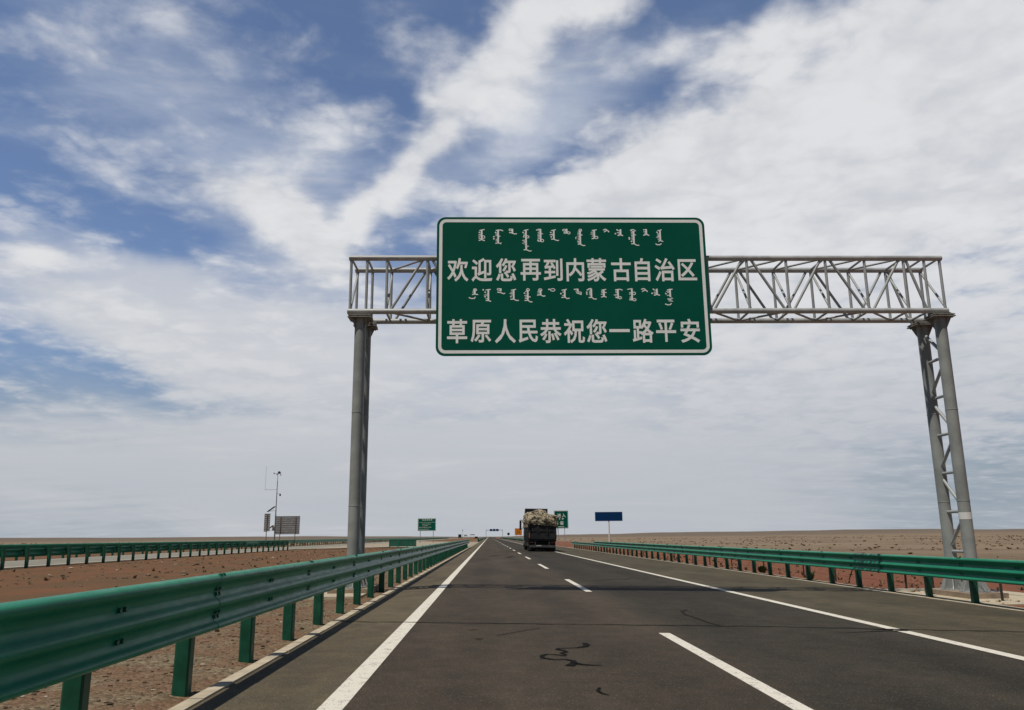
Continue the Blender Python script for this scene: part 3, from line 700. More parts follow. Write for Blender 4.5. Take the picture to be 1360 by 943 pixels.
# vertical Mongolian words, drawn stroke by stroke on a small grid of their own (S spine, T tooth, L loop, P polyline, D dot)
W1 = [
 (620, [('S',285,130,325),('P',[(245,148),(285,138),(338,128)],14),('D',245,183),('T',225,222),('P',[(285,250),(240,252),(238,296),(285,300)],14),('L',318,272,24,24),('P',[(233,334),(285,318),(342,340)],16)]),
 (620, [('S',582,130,390),('P',[(540,148),(582,138),(640,138),(672,154)],15),('D',540,185),('T',535,215),('T',535,245),('P',[(582,240),(625,255),(582,272)],12),('D',505,265),('D',505,302),('T',540,310),('P',[(582,330),(535,342),(582,352)],12),('P',[(532,388),(582,378),(632,396),(636,372)],15)]),
 (620, [('L',805,133,26,16),('S',840,115,190),('P',[(782,182),(840,195),(880,212),(920,206)],16)]),
 (620, [('S',1085,130,495),('P',[(1045,148),(1085,138),(1130,128)],14),('D',1035,183),('T',1040,213),('T',1040,240),('D',1045,265),('L',1115,265,24,20),('T',1015,330),('T',1038,355),('P',[(1085,362),(1015,386),(1085,408)],11),('P',[(1085,425),(1135,442),(1085,458)],12),('P',[(1040,508),(1085,505),(1150,532),(1182,526)],16)]),
 (710, [('S',125,118,345),('P',[(48,142),(85,125),(125,122)],16),('T',85,150),('T',75,180),('P',[(125,190),(168,208),(125,218)],12),('T',72,212),('T',72,240),('T',72,266),('T',72,294),('D',78,328),('P',[(72,345),(125,350)],12),('L',152,336,28,24)]),
 (710, [('S',365,130,310),('P',[(318,146),(365,138),(404,128)],14),('D',312,183),('T',290,222),('P',[(365,205),(305,225),(365,245)],10),('D',318,265),('P',[(315,308),(365,308),(420,334),(458,330)],16)]),
 (710, [('L',555,138,28,16),('S',600,115,200),('L',635,190,26,20),('L',568,186,18,14)]),
 (710, [('L',848,140,26,20),('S',842,140,400),('T',800,172),('T',798,198),('P',[(842,212),(885,230),(842,246)],12),('T',795,228),('T',798,262),('T',798,290),('T',798,318),('D',802,352),('P',[(775,262),(758,285),(770,305)],12),('T',800,378),('P',[(795,400),(842,402),(890,428),(930,426)],16)]),
 (710, [('S',1100,130,290),('P',[(1058,146),(1100,138),(1145,130)],15),('T',1040,175),('P',[(1100,190),(1030,213),(1100,228)],11),('T',1055,248),('L',1135,275,30,22),('P',[(1050,298),(1100,290)],18)]),
 (800, [('P',[(40,138),(80,120),(108,128),(92,150),(55,174)],16),('P',[(95,140),(128,150),(148,176)],16)]),
 (800, [('D',295,132),('S',355,120,230),('P',[(300,142),(355,150)],12),('T',290,180),('T',310,206),('D',262,203),('P',[(300,240),(355,224),(398,244)],17)]),
 (800, [('P',[(538,150),(545,132),(590,124),(635,150),(590,160),(545,150)],14),('S',592,150,385),('T',545,182),('T',545,208),('T',548,236),('T',548,264),('T',548,292),('T',548,320),('D',548,350),('P',[(592,225),(635,226)],14),('D',510,280),('D',512,304),('P',[(543,394),(592,392),(645,422),(686,420)],16)]),
 (800, [('S',825,120,222),('P',[(768,132),(825,124)],14),('T',775,165),('T',785,192),('P',[(768,234),(825,216),(876,236)],17)]),
 (800, [('S',1075,130,335),('P',[(1030,146),(1075,138),(1108,126)],14),('D',1022,176),('T',1022,205),('T',1024,228),('T',1028,248),('P',[(1075,258),(995,274),(1040,286)],12),('T',1030,305),('P',[(1035,348),(1075,332),(1125,352)],15),('P',[(983,390),(1010,410),(1060,412),(1092,388)],16)]),
]
W2 = [
 (615, [('L',235,138,28,20),('S',230,130,220),('T',190,162),('T',188,190),('P',[(182,224),(230,216),(288,224)],16),('P',[(126,274),(160,294),(222,294),(242,266)],16)]),
 (615, [('D',380,138),('S',470,125,325),('P',[(422,142),(470,136),(512,130)],15),('D',415,182),('P',[(470,212),(388,232),(470,250)],11),('D',412,264),('T',420,300),('P',[(425,332),(470,330),(518,348)],16)]),
 (615, [('L',655,130,28,16),('S',690,112,165),('P',[(630,180),(690,186),(735,208),(770,200)],16)]),
 (615, [('S',920,130,300),('P',[(875,146),(920,138),(962,128)],15),('T',848,202),('T',868,178),('T',870,232),('D',870,262),('P',[(862,310),(920,306),(970,332),(1010,330)],16)]),
 (615, [('L',1175,138,26,22),('S',1170,138,325),('T',1122,165),('D',1114,200),('T',1110,240),('T',1120,268),('T',1120,295),('P',[(1170,262),(1220,270)],15),('P',[(1112,332),(1170,328),(1215,358),(1250,356)],16)]),
 (705, [('L',170,140,30,20),('S',175,140,220),('T',122,168),('T',120,195),('P',[(112,234),(175,228),(220,254),(258,248)],16)]),
 (705, [('P',[(312,132),(345,128)],20),('L',392,140,40,24)]),
 (705, [('S',605,132,270),('P',[(552,146),(605,138),(642,128)],15),('T',560,180),('D',538,208),('T',560,240),('P',[(545,278),(605,272),(645,298),(690,292)],16)]),
 (705, [('P',[(768,132),(840,124)],15),('S',840,122,180),('T',798,162),('L',880,196,24,18),('P',[(810,190),(850,205),(905,226)],15)]),
 (705, [('P',[(1000,148),(1040,122),(1080,116)],18),('S',1080,118,272),('T',1042,160),('T',1042,182),('T',1042,204),('T',1042,228),('D',1000,185),('D',1000,216),('P',[(1030,280),(1080,276),(1130,308),(1172,304)],16)]),
 (705, [('S',1305,130,265),('P',[(1262,146),(1305,140),(1348,130)],14),('T',1260,168),('T',1260,190),('P',[(1305,208),(1248,222),(1305,240)],11),('P',[(1252,272),(1305,258),(1350,274)],15),('P',[(1305,182),(1352,192)],14)]),
 (800, [('S',265,130,290),('P',[(218,140),(265,132),(310,130),(348,146)],15),('T',220,164),('T',222,186),('P',[(265,215),(185,238),(240,252)],12),('L',298,284,26,20),('P',[(215,272),(265,290)],16)]),
 (800, [('S',515,115,330),('P',[(436,132),(515,118)],14),('L',552,204,26,24),('T',465,190),('T',462,216),('T',470,270),('T',470,296),('P',[(462,318),(515,326)],15),('L',556,320,28,20)]),
 (800, [('P',[(684,132),(725,116),(755,126),(740,148),(698,172)],16),('P',[(742,138),(775,152),(798,176)],16)]),
 (800, [('D',905,130),('S',965,120,228),('P',[(910,142),(965,150)],12),('T',905,182),('T',915,206),('D',878,203),('P',[(908,240),(965,224),(1015,242)],17)]),
 (800, [('S',1200,122,270),('P',[(1150,142),(1200,136),(1246,128)],15),('T',1130,166),('D',1124,210),('T',1150,188),('T',1140,240),('P',[(1200,262),(1246,294),(1152,316)],13),('P',[(1150,300),(1200,318),(1252,348),(1165,340)],13),('P',[(1100,398),(1140,412),(1192,412),(1214,382)],16)]),
]
def mongol(words, zrow, px0, kx):
    """zrow = height of grid row 0 ; kx metres per photo grid unit"""
    out = []; U = 13.6
    def X(ox, u): return px0 + (ox + u/U - 762.0)*kx
    def Z(v_): return zrow - v_/U*kx*1.02
    for ox, strokes in words:
        lay = 0; m = MB(); out.append(m)
        def poly(pts, w):
            nonlocal lay
            lay += 1; y = SY-0.0015-0.00008*lay
            P = [Vector((X(ox, a), Z(b))) for a, b in pts]; ww = w/U*kx*1.15
            n = len(P); L_ = []; R_ = []
            closed = (P[0]-P[-1]).length < 1e-6
            for i in range(n):
                a = P[i-1] if i else (P[-2] if closed else P[0]); b = P[i+1] if i < n-1 else (P[1] if closed else P[-1])
                d = (b-a).normalized(); nn = Vector((-d.y, d.x))
                L_.append(P[i]+nn*ww/2); R_.append(P[i]-nn*ww/2)
            m.add([(p.x, y, p.y) for p in L_+R_], [(i, n+i, n+i+1, i+1) for i in range(n-1)])
        sp_x = next((s[1] for s in strokes if s[0] == 'S'), None)
        for s in strokes:
            if s[0] == 'S': poly([(s[1], s[2]), (s[1], s[3])], 26)
            elif s[0] == 'T': poly([(s[1], s[2]+4), (sp_x, s[2]-6)], 11)
            elif s[0] == 'D': poly([(s[1]-12, s[2]-6), (s[1]+12, s[2]+6)], 20)
            elif s[0] == 'L':
                _, cx, cy, rx, ry_ = s
                poly([(cx+rx*math.cos(a*math.pi/6), cy+ry_*math.sin(a*math.pi/6)) for a in range(13)], 12)
            else: poly(s[1], s[2])
    return out
KX = 7.39/359.0
XC = 2.315
# grid row 0 of the first row is photo row 295, of the second 375
for q in mongol(W1, 9.793, XC, KX): sp(q, 'word', MT['sign_white'])
for q in mongol(W2, 8.085, XC, KX): sp(q, 'word', MT['sign_white'])
br = MB()
for x in (-0.9, 1.0, 2.9, 4.8, 5.6):
    br.box((x-0.04, SY+0.036, SZ0+0.15), (x+0.04, SY+0.12, SZ1-0.15))
    for zz in (ZB, ZT): br.box((x-0.10, SY+0.10, zz-0.11), (x+0.10, SY+0.14, zz+0.11))
sp(br, 'bracket', MT['steel_dark'])


# ------------------------------------------------------------------ truck
TXC, TY = 5.26, 82.0
TG = zroad(TXC)
trk = thing('lorry', 'loaded dark truck seen from behind under a lumpy mottled tarpaulin', 'truck', (TXC, TY, TG))
trk.rotation_euler = (0, math.atan(FALL), 0); trk.scale = (1.06, 1, 1.02)
def tp(mb, name, m, par=None): return mb.build(name, m, par or trk)
HW = 1.27
tp(MB().box((-0.50, 0.4, 0.72), (-0.36, 13.6, 0.98)).box((0.36, 0.4, 0.72), (0.50, 13.6, 0.98)).box((-0.5, 0.5, 0.78), (0.5, 0.7, 0.92)).box((-0.5, 4.4, 0.78), (0.5, 4.6, 0.92)), 'chassis', MT['truck_frame'])
bed = MB(); bed.box((-HW, 0.12, 1.02), (HW, 9.9, 1.18))
tp(bed, 'load_bed', MT['truck_dark'])
for s in (-1, 1):
    b_ = MB(); b_.box((s*HW-0.03, 0.15, 1.18), (s*HW+0.03, 9.9, 2.75))
    for k in range(9): b_.box((s*(HW+0.03)-0.035, 0.3+k*1.18, 1.0), (s*(HW+0.03)+0.035, 0.42+k*1.18, 2.75))
    for z in (1.55, 2.0, 2.45): b_.box((s*(HW+0.025)-0.02, 0.15, z), (s*(HW+0.025)+0.02, 9.9, z+0.06))
    tp(b_, 'side_board', MT['truck_dark'])
tg_ = MB(); tg_.box((-HW+0.03, 0.10, 1.20), (HW-0.03, 0.15, 2.72))
for x in (-HW+0.03, -0.45, 0.38, HW-0.15): tg_.box((x, 0.04, 1.18), (x+0.12, 0.10, 2.72))
for z in (1.20, 1.9, 2.64): tg_.box((-HW+0.03, 0.055, z), (HW-0.03, 0.10, z+0.09))
tail = tp(tg_, 'tailgate', MT['truck_dark'])
h_ = MB()
for x in (-0.5, 0.5): h_.tube((x, 0.02, 1.3), (x, 0.02, 2.3), 0.02, 8).box((x-0.05, -0.01, 1.75), (x+0.05, 0.05, 1.85))
tp(h_, 'latch', MT['truck_frame'], tail)
bp = MB(); bp.box((-1.2, 0.10, 0.40), (1.2, 0.22, 0.62)).box((-0.7, 0.15, 0.62), (-0.6, 0.5, 1.0)).box((0.6, 0.15, 0.62), (0.7, 0.5, 1.0))
bump = tp(bp, 'bumper', mat('scuffed grey bumper', (0.075, 0.072, 0.075), 0.6, 0.1, 0.4, 0.3, 4))
tp(MB().box((-0.55, 0.075, 0.50), (-0.08, 0.099, 0.60)), 'number_plate', mat('dusty plate', (0.42, 0.42, 0.38), 0.6), bump)
for s in (-1, 1):
    l_ = MB(); l_.box((s*1.0-0.20, 0.06, 0.80), (s*1.0+0.20, 0.12, 0.94)); tp(l_, 'tail_light', MT['red_lamp'])
    l_ = MB(); l_.box((s*1.22-0.035, 0.0, 1.30), (s*1.22+0.035, 0.045, 1.75)); tp(l_, 'marker_light', MT['red_lamp'] if s > 0 else MT['amber'])
    m_ = MB(); m_.box((s*0.93-0.34, 0.50, 0.12), (s*0.93+0.34, 0.52, 1.0)); tp(m_, 'mudflap', MT['rubber'])
    for k, yy in enumerate((1.25, 2.6, 3.95, 10.0, 12.6)):
        w = MB(); xs_ = ((s*1.10, s*0.78) if k < 4 else (s*1.05,))
        wh = thing_ = None
        w = MB()
        for xx in xs_: w.tube((xx-0.13, yy, 0.52), (xx+0.13, yy, 0.52), 0.52, 24)
        tyre = tp(w, 'wheel', MT['rubber'])
        r_ = MB(); r_.tube((s*1.20-0.06*s, yy, 0.52), (s*1.245, yy, 0.52), 0.30, 18, r2=0.27).tube((s*1.24, yy, 0.52), (s*1.29, yy, 0.52), 0.11, 12)
        tp(r_, 'hub', MT['truck_frame'], tyre)
ax = MB()
for yy in (1.25, 2.6, 3.95): ax.box((-0.95, yy-0.11, 0.40), (0.95, yy+0.11, 0.64))
ax.tube((-0.3, 5.2, 0.85), (0.3, 5.2, 0.85), 0.3, 14).box((-0.62, 0.8, 0.42), (0.62, 4.3, 0.70))
ax.box((-0.6, 0.75, 0.16), (0.6, 0.78, 0.8))  # dark panel added to stand for the shade under the rear
tp(ax, 'axles_and_shade_panel', MT['truck_frame'])
sk = MB()
for s in (-1, 1): sk.box((s*1.18-0.02, 5.2, 0.45), (s*1.18+0.02, 9.0, 0.98)).box((s*1.05-0.2, 6.0, 0.5), (s*1.05+0.13, 7.2, 0.95))
tp(sk, 'side_guard', MT['truck_frame'])
# cab
cb = MB()
cab_prof = [(11.2, 0.75), (13.55, 0.75), (13.6, 1.9), (13.25, 3.15), (12.9, 3.35), (11.2, 3.4)]
n = len(cab_prof)
cb.add([(-1.22, y, z) for y, z in cab_prof] + [(1.22, y, z) for y, z in cab_prof], [(i, (i+1) % n, n+(i+1) % n, n+i) for i in range(n)] + [tuple(reversed(range(n))), tuple(range(n, 2*n))])
cabo = tp(cb, 'cab', MT['truck_cab'])
df = MB(); dp = [(10.7, 3.35), (13.0, 3.36), (11.4, 4.36), (10.7, 4.42)]
df.add([(-1.2, y, z) for y, z in dp] + [(1.2, y, z) for y, z in dp], [(i, (i+1) % 4, 4+(i+1) % 4, 4+i) for i in range(4)] + [(3, 2, 1, 0), (4, 5, 6, 7)])
df.box((-1.2, 10.64, 4.30), (1.2, 10.72, 4.44))
tp(df, 'wind_deflector', MT['black_paint'], cabo)
for s in (-1, 1):
    tp(MB().box((s*1.225-0.01, 12.0, 2.05), (s*1.225+0.01, 13.1, 2.9)), 'side_window', MT['glass'], cabo)
    mm = MB(); mm.box((s*1.58-0.11, 13.35, 2.15), (s*1.58+0.11, 13.50, 3.20)).tube((s*1.2, 13.3, 3.12), (s*1.58, 13.45, 3.28), 0.025, 8).tube((s*1.2, 13.3, 2.4), (s*1.58, 13.4, 2.2), 0.02, 8)
    tp(mm, 'mirror', MT['black_paint'], cabo)
tp(MB().box((-1.1, 13.5, 1.95), (1.1, 13.56, 2.0)).add([(-1.1, 13.60, 1.95), (1.1, 13.60, 1.95), (1.05, 13.27, 3.1), (-1.05, 13.27, 3.1)], [(0, 1, 2, 3)]), 'windscreen', MT['glass'], cabo)
# load under the tarpaulin: a closed lumpy skin that hangs over the boards
tm = MB(); NU, NV = 64, 72
vs = []
prof = []
for i in range(NU+1):
    t_ = i/NU
    # up the left side, over the top, down the right side
    if t_ < 0.3: x, z = -HW-0.10, 2.35 + (3.62-2.35)*t_/0.3
    elif t_ > 0.7: x, z = HW+0.10, 2.45 + (3.55-2.45)*(1-t_)/0.3
    else:
        u = (t_-0.3)/0.4; x = -(HW+0.10)+(2*HW+0.2)*u; z = 3.66 + 0.28*math.sin(math.pi*u)
    prof.append((x, z))
for j in range(NV+1):
    y = 0.0 + 10.2*j/NV
    for i, (x, z) in enumerate(prof):
        p = Vector((x*1.1, y*1.1, z*1.1))
        d = 0.20*noise.fractal(p*1.3, 1.0, 2.0, 3) + 0.11*noise.noise(p*3.6)
        cx, cz = 0.0, 2.9; dr = Vector((x-cx, 0, (z-cz)*1.2)).normalized()
        hem = 0.14*noise.noise(Vector((i*0.7, j*0.5, 2)))
        zz = z + dr.z*d + (hem if i in (0, NU) else 0)
        step = -0.26*smooth(0.30, 0.42, x) * smooth(2.9, 3.5, z)      # the right half sits lower
        vs.append((x + dr.x*d, y, zz+step))
W_ = NU+1
tm.add(vs, [(j*W_+i, j*W_+i+1, (j+1)*W_+i+1, (j+1)*W_+i) for j in range(NV) for i in range(NU)], 0, True)
# rear curtain of the tarpaulin, bulging over the tailgate with an uneven hem
vs = []; NR = 22
for k in range(NR+1):
    f = k/NR
    for i in range(NU+1):
        x0_, y0_, z0_ = tm.v[i]
        hemz = 2.52 + 0.16*noise.noise(Vector((i*0.16, 3.1, 0))) - 0.16*math.exp(-((i-46)/6)**2) + 0.10*math.exp(-((i-14)/9)**2)
        zt_ = z0_
        z = zt_ + (min(hemz, zt_)-zt_)*f
        b = -0.16*math.sin(math.pi*min(1, f*1.05))**0.6 - 0.07*noise.noise(Vector((x0_*3.0, f*5, 9))) * (1 if k else 0) - 0.10*noise.noise(Vector((x0_*1.2, f*2.2, 4)))*(1 if k else 0)
        vs.append((x0_*(1-0.01*f), y0_+b, z))
tm.add(vs, [(k*W_+i, (k+1)*W_+i, (k+1)*W_+i+1, k*W_+i+1) for k in range(NR) for i in range(NU)], 0, True)
tp(tm, 'tarpaulin', MT['tarp'])
rp = MB()
for yy in (0.8, 2.8, 4.9, 7.0, 9.0): 
    for s in (-1, 1): rp.tube((s*(HW+0.22), yy, 2.5), (s*(HW+0.08), yy, 1.1), 0.014, 6)
tp(rp, 'rope', MT['black_paint'])


# ------------------------------------------------------------------ roadside signs
def sign_frame(root, w, h, z0, posts, pm, face, r=0.08, border=True, back=True, post_r=0.06, depth=0.05):
    for px in posts:
        MB().tube((px, 0.09, -0.3), (px, 0.09, z0+h-0.1), post_r, 12).build('post', pm, root)
    p = MB(); p.prism_y(rrect(-w/2, z0, w/2, z0+h, r, 5), 0, depth*0.6); pan = p.build('panel', face, root)
    if border: ring(-w/2+0.05, z0+0.05, w/2-0.05, z0+h-0.05, r, 0.05, -0.004, 5).build('border', MT['sign_white'], root)
    return pan
# left green information board in the median opening
s1 = thing('information_sign', 'small green information board on two posts in the median, small white lines of text', 'road sign', (-13.9, 185, 0.10))
sign_frame(s1, 4.05, 2.75, 2.65, (-1.45, 1.45), MT['steel_dark'], MT['sign_green'])
tl = MB()
rnd = random.Random(3)
rows = [(4.98, -1.0, 1.0, 0.30, 0.46), (4.50, -1.85, 1.85, 0.10, 0.30), (4.12, -1.1, 0.85, 0.14, 0.26), (3.76, -0.95, 0.35, 0.12, 0.26), (3.40, -1.75, 0.85, 0.15, 0.28), (2.98, -1.72, 0.45, 0.14, 0.28)]
for z, xa, xb, h, pitch_ in rows:             # the writing is too small to read from the road: rows of short marks
    x = xa
    while x < xb-0.05:
        w = pitch_*rnd.uniform(0.55, 0.75)
        tl.add([(x, -0.004, z), (x+w, -0.004, z), (x+w, -0.004, z+h*0.30), (x, -0.004, z+h*0.30)], [(0, 1, 2, 3)])
        tl.add([(x+w*0.38, -0.004, z+h*0.34), (x+w*0.62, -0.004, z+h*0.34), (x+w*0.62, -0.004, z+h), (x+w*0.38, -0.004, z+h)], [(0, 1, 2, 3)])
        x += pitch_
tl.build('lettering', MT['sign_white'], s1)
# right green province board behind the truck
s2 = thing('province_sign', 'green board with white characters on two posts, right behind the truck', 'road sign', (14.05, 160, -0.45))
sign_frame(s2, 2.75, 3.4, 3.25, (-0.62, 0.62), MT['steel'], MT['sign_green'])
[q.build('character', MT['sign_white'], s2) for q in glyphs([('进', -0.42, 5.72), ('入', 0.52, 5.72), ('省', 0.10, 4.30)], -0.004, 0.80, 0.80, 0.010)]
t3 = MB()
for x, z, w, h in ((-0.42, 5.0, 0.22, 0.16), (0.15, 5.0, 0.30, 0.18), (-0.6, 3.52, 0.24, 0.10), (-0.30, 3.52, 0.26, 0.10), (0.02, 3.52, 0.22, 0.10), (0.30, 3.52, 0.22, 0.10)):
    t3.add([(x, -0.004, z), (x+w, -0.004, z), (x+w, -0.004, z+h), (x, -0.004, z+h)], [(0, 1, 2, 3)])
t3.build('lettering', MT['sign_white'], s2)
# blue board on one white pole
s3 = thing('blue_sign', 'plain dark blue board on a single white pole behind the right guardrail', 'road sign', (14.6, 100, -0.40))
MB().tube((0, 0.10, -0.3), (0, 0.10, 4.1), 0.085, 14).build('post', MT['white_paint'], s3)
p = MB(); p.prism_y(rrect(-1.68, 3.5, 1.68, 4.6, 0.04, 4), 0, 0.05); p.build('panel', MT['sign_blue'], s3)
ring(-1.66, 3.52, 1.66, 4.58, 0.03, 0.03, -0.004, 4).build('border', mat('blue sign rim', (0.10, 0.16, 0.30), 0.5), s3)
# orange board far ahead
s4 = thing('orange_sign', 'square orange board with dark figures, left of the truck far ahead', 'road sign', (11.9, 335, -0.35))
sign_frame(s4, 2.85, 2.7, 2.2, (-0.8, 0.8), MT['steel'], MT['sign_orange'], border=False)
t4 = MB()
for x in (-0.55, 0.25):
    t4.add([(x, -0.004, 2.9), (x+0.16, -0.004, 2.9), (x+0.16, -0.004, 4.1), (x, -0.004, 4.1)], [(0, 1, 2, 3)])
    t4.add([(x-0.12, -0.006, 3.0), (x+0.5, -0.006, 3.0), (x+0.5, -0.006, 3.22), (x-0.12, -0.006, 3.22)], [(0, 1, 2, 3)])
t4.build('symbol', mat('brown figures', (0.12, 0.035, 0.01), 0.6), s4)
# small dark round sign further on
s5 = thing('round_sign', 'tiny dark round sign on a thin pole, left of the orange board', 'road sign', (10.6, 450, -0.3))
MB().tube((0, 0.08, -0.2), (0, 0.08, 3.2), 0.06, 8).build('post', MT['steel'], s5)
MB().tube((0, -0.02, 3.0), (0, 0.04, 3.0), 0.72, 20).build('panel', MT['black_paint'], s5)

# boards seen from behind across the other carriageway
def back_sign(root, w, h, z0, posts, ribs):
    p = MB(); p.box((-w/2, 0.10, z0), (w/2, 0.125, z0+h)); p.build('panel', MT['sign_back'], root)
    for i in range(ribs):
        z = z0+0.05+(h-0.1)*i/(ribs-1)
        MB().box((-w/2+0.02, 0.06, z-0.03), (w/2-0.02, 0.098, z+0.03)).build('rail', MT['steel_dark'], root)
    for px in posts: MB().tube((px, 0.0, -0.4), (px, 0.0, z0+h-0.08), 0.062, 12).build('post', MT['steel_dark'], root)
s6 = thing('rear_facing_sign', 'wide ribbed back of a two post board across the other carriageway', 'road sign', (-32.25, 133, -0.1))
back_sign(s6, 3.85, 2.85, 2.15, (-1.15, 1.25), 9)
s7 = thing('rear_facing_sign', 'narrow ribbed back of a single post board left of the weather mast', 'road sign', (-32.65, 122, 0.45))
s7.rotation_euler = (0, 0, R(-24))
back_sign(s7, 1.05, 2.55, 2.0, (0.05,), 9)

# weather mast with solar panels
ms = thing('weather_mast', 'tall thin weather mast with two tilted solar panels and an anemometer', 'weather mast', (-32.15, 125, -0.1))
MB().tube((0, 0, -0.3), (0, 0, 5.0), 0.10, 14).tube((0, 0, 5.0), (0, 0, 10.1), 0.075, 12, r2=0.055).build('pole', MT['steel_dark'], ms)
def solar(x0, z0, L):
    a = R(36); rot = Matrix.Rotation(-a, 3, 'Y')
    m = MB(); m.box((-L, -0.45, -0.025), (0, 0.45, 0.025), 0, rot, (0, 0, 0)); m.v = [(x+x0, y, z+z0) for x, y, z in m.v]
    o = m.build('solar_panel', MT['solar'], ms)
    b = MB(); b.tube((0, 0, z0-0.05), (x0-0.1, 0, z0-0.05), 0.03, 8).tube((0, 0, z0-0.62), (x0-L*0.7, 0, z0-L*0.53), 0.022, 8); b.build('bracket', MT['steel_dark'], o)
solar(-0.15, 6.25, 1.35); solar(-0.25, 3.45, 1.55)
MB().box((-0.32, -0.2, 0.25), (0.22, 0.25, 0.95)).build('cabinet', MT['sign_back'], ms)
MB().box((-0.38, -0.15, 2.65), (-0.10, 0.15, 3.30)).build('instrument_box', MT['sign_back'], ms)
fr_ = MB(); fr_.tube((0, 0, 8.75), (-1.85, 0, 8.75), 0.022, 8).tube((-1.8, 0, 8.7), (-1.8, 0, 12.3), 0.016, 6)
fr_.build('antenna', MT['steel_dark'], ms)
an = MB(); an.tube((0, 0, 10.1), (0, 0, 11.4), 0.03, 8).tube((-0.55, 0, 11.15), (0.5, 0, 11.15), 0.02, 8).tube((0.02, 0, 11.2), (0.32, 0, 11.55), 0.02, 6)
for x, z in ((-0.55, 11.22), (0.46, 10.95), (0.16, 11.45), (-0.1, 11.05)): an.tube((x-0.09, 0, z), (x+0.09, 0, z+0.02), 0.10, 10, r2=0.04)
an.box((0.05, -0.02, 11.15), (0.42, 0.02, 11.42)); an.build('anemometer', MT['black_paint'], ms)
sn = MB(); sn.tube((0, 0, 8.2), (0.5, 0, 8.1), 0.02, 8).tube((0.5, 0, 7.8), (0.5, 0, 8.15), 0.13, 12, r2=0.09); sn.build('sensor', MT['black_paint'], ms)

# movable barrier closing the median crossing
mb_ = thing('movable_barrier', 'short dull green movable barrier standing across the median opening', 'barrier', (-11.4, 110, 0.09), R(6))
MB().box((-1.7, -0.04, 0.14), (1.7, 0.04, 0.98)).build('panel', mat('faded green barrier paint', (0.035, 0.14, 0.10), 0.5, 0, 0.4, 0.2, 1.5), mb_)
for x in (-1.74, -0.62, 0.55, 1.70): MB().box((x-0.07, -0.09, -0.02), (x+0.07, 0.09, 1.04)).build('post', MT['guard'], mb_)
MB().box((-1.76, -0.06, 0.98), (1.76, 0.06, 1.05)).build('top_rail', MT['guard'], mb_)

# far gantry with three blue boards, far vehicles and signs
fg = thing('sign_gantry', 'tiny far gantry over the vanishing road with three dark blue boards', 'gantry', (3.9, 640, 0))
for x in (-6.2, 6.6): MB().tube((x, 0, -0.5), (x, 0, 6.7), 0.16, 10).build('leg', MT['steel'], fg)
MB().box((-6.4, -0.2, 6.0), (6.8, 0.2, 6.4)).build('beam', MT['steel'], fg)
for x in (-2.3, 0.1, 2.5): MB().prism_y(rrect(x-1.05, 5.4, x+1.05, 7.1, 0.1, 3), -0.32, -0.22).build('panel', MT['sign_blue'], fg)
ft_ = thing('lorry', 'tiny dark lorry coming along the other carriageway far ahead', 'truck', (-26.2, 740, OZ))
MB().box((-1.25, 0, 0.9), (1.25, 9.5, 3.4)).build('load_bed', MT['truck_dark'], ft_)
cb_ = MB().box((-1.22, -2.0, 0.6), (1.22, -0.1, 3.1)).build('cab', MT['truck_cab'], ft_)
MB().box((-1.05, -2.04, 1.8), (1.05, -2.003, 2.7)).build('windscreen', MT['glass'], cb_)
for s in (-1, 1):
    for yy in (-1.2, 4.5, 7.5): MB().tube((s*1.1-0.15, yy, 0.5), (s*1.1+0.15, yy, 0.5), 0.5, 14).build('wheel', MT['rubber'], ft_)
dv = thing('lamp_post', 'hair thin pole with a small lamp head beside the far lorry', 'lamp post', (-22.3, 700, 0.1))
MB().tube((0, 0, -0.2), (0, 0, 6.6), 0.10, 8).build('pole', MT['steel_dark'], dv)
MB().box((-0.35, -0.3, 6.5), (0.35, 0.3, 7.2)).build('lamp_head', MT['black_paint'], dv)
for (x, y, w, h, z0, lab) in ((-21.5, 760, 3.1, 1.2, 1.9, 'faint pale board just right of the far lamp post'), (-15.2, 760, 4.2, 0.9, 2.6, 'faint pale wide board halfway between far lorry and far gantry')):
    o = thing('distant_sign', lab, 'road sign', (x, y, 0.1), 0, 'pale boards far down the median')
    MB().box((-w/2, 0, z0), (w/2, 0.08, z0+h)).build('panel', MT['sign_back'], o)
    for s in (-1, 1): MB().tube((s*w*0.35, 0.14, -0.3), (s*w*0.35, 0.14, z0+h-0.1), 0.07, 8).build('post', MT['steel_dark'], o)
cr_ = thing('parked_car', 'tiny dark car at the far end of the median opening', 'car', (-7.4, 480, 0.08))
MB().box((-0.85, -2.1, 0.35), (0.85, 2.1, 0.85)).box((-0.74, -1.0, 0.85), (0.74, 1.5, 1.42)).build('body', MT['truck_dark'], cr_)
for s in (-1, 1):
    for yy in (-1.3, 1.3): MB().tube((s*0.78-0.1, yy, 0.31), (s*0.78+0.1, yy, 0.31), 0.31, 14).build('wheel', MT['rubber'], cr_)
MB().box((-0.66, -1.03, 0.92), (0.66, -1.003, 1.34)).build('windscreen', MT['glass'], cr_)

# wire fence behind the right guardrail
wf = thing('wire_fence', 'low fence of thin dark posts and wires behind the right guardrail', 'fence', (12.3, 15, -0.3))
fy = [12.1, 14.6, 17.2, 19.8, 22.95, 24.45, 27.65, 29.3, 32.3, 33.95, 37.1, 38.6, 42, 46, 50, 55, 60, 66, 72, 80, 88, 96]
for k, y in enumerate(fy):
    lean = random.uniform(-0.03, 0.03)
    MB().box((-0.022, -0.022, -0.2), (0.022, 0.022, 0.98)).build('post', MT['fence'], wf, (lean, y-15, 0))
    if abs(y-27.65) < .1 or abs(y-60) < .1: MB().tube((0, y-15, 0.8), (-0.05, y-15+0.75, -0.1), 0.02, 6).build('brace', MT['fence'], wf)
for z in (0.25, 0.5, 0.72, 0.92): MB().tube((0, -2.9, z), (0, 81, z), 0.004, 5, caps=False).build('wire', MT['fence'], wf)


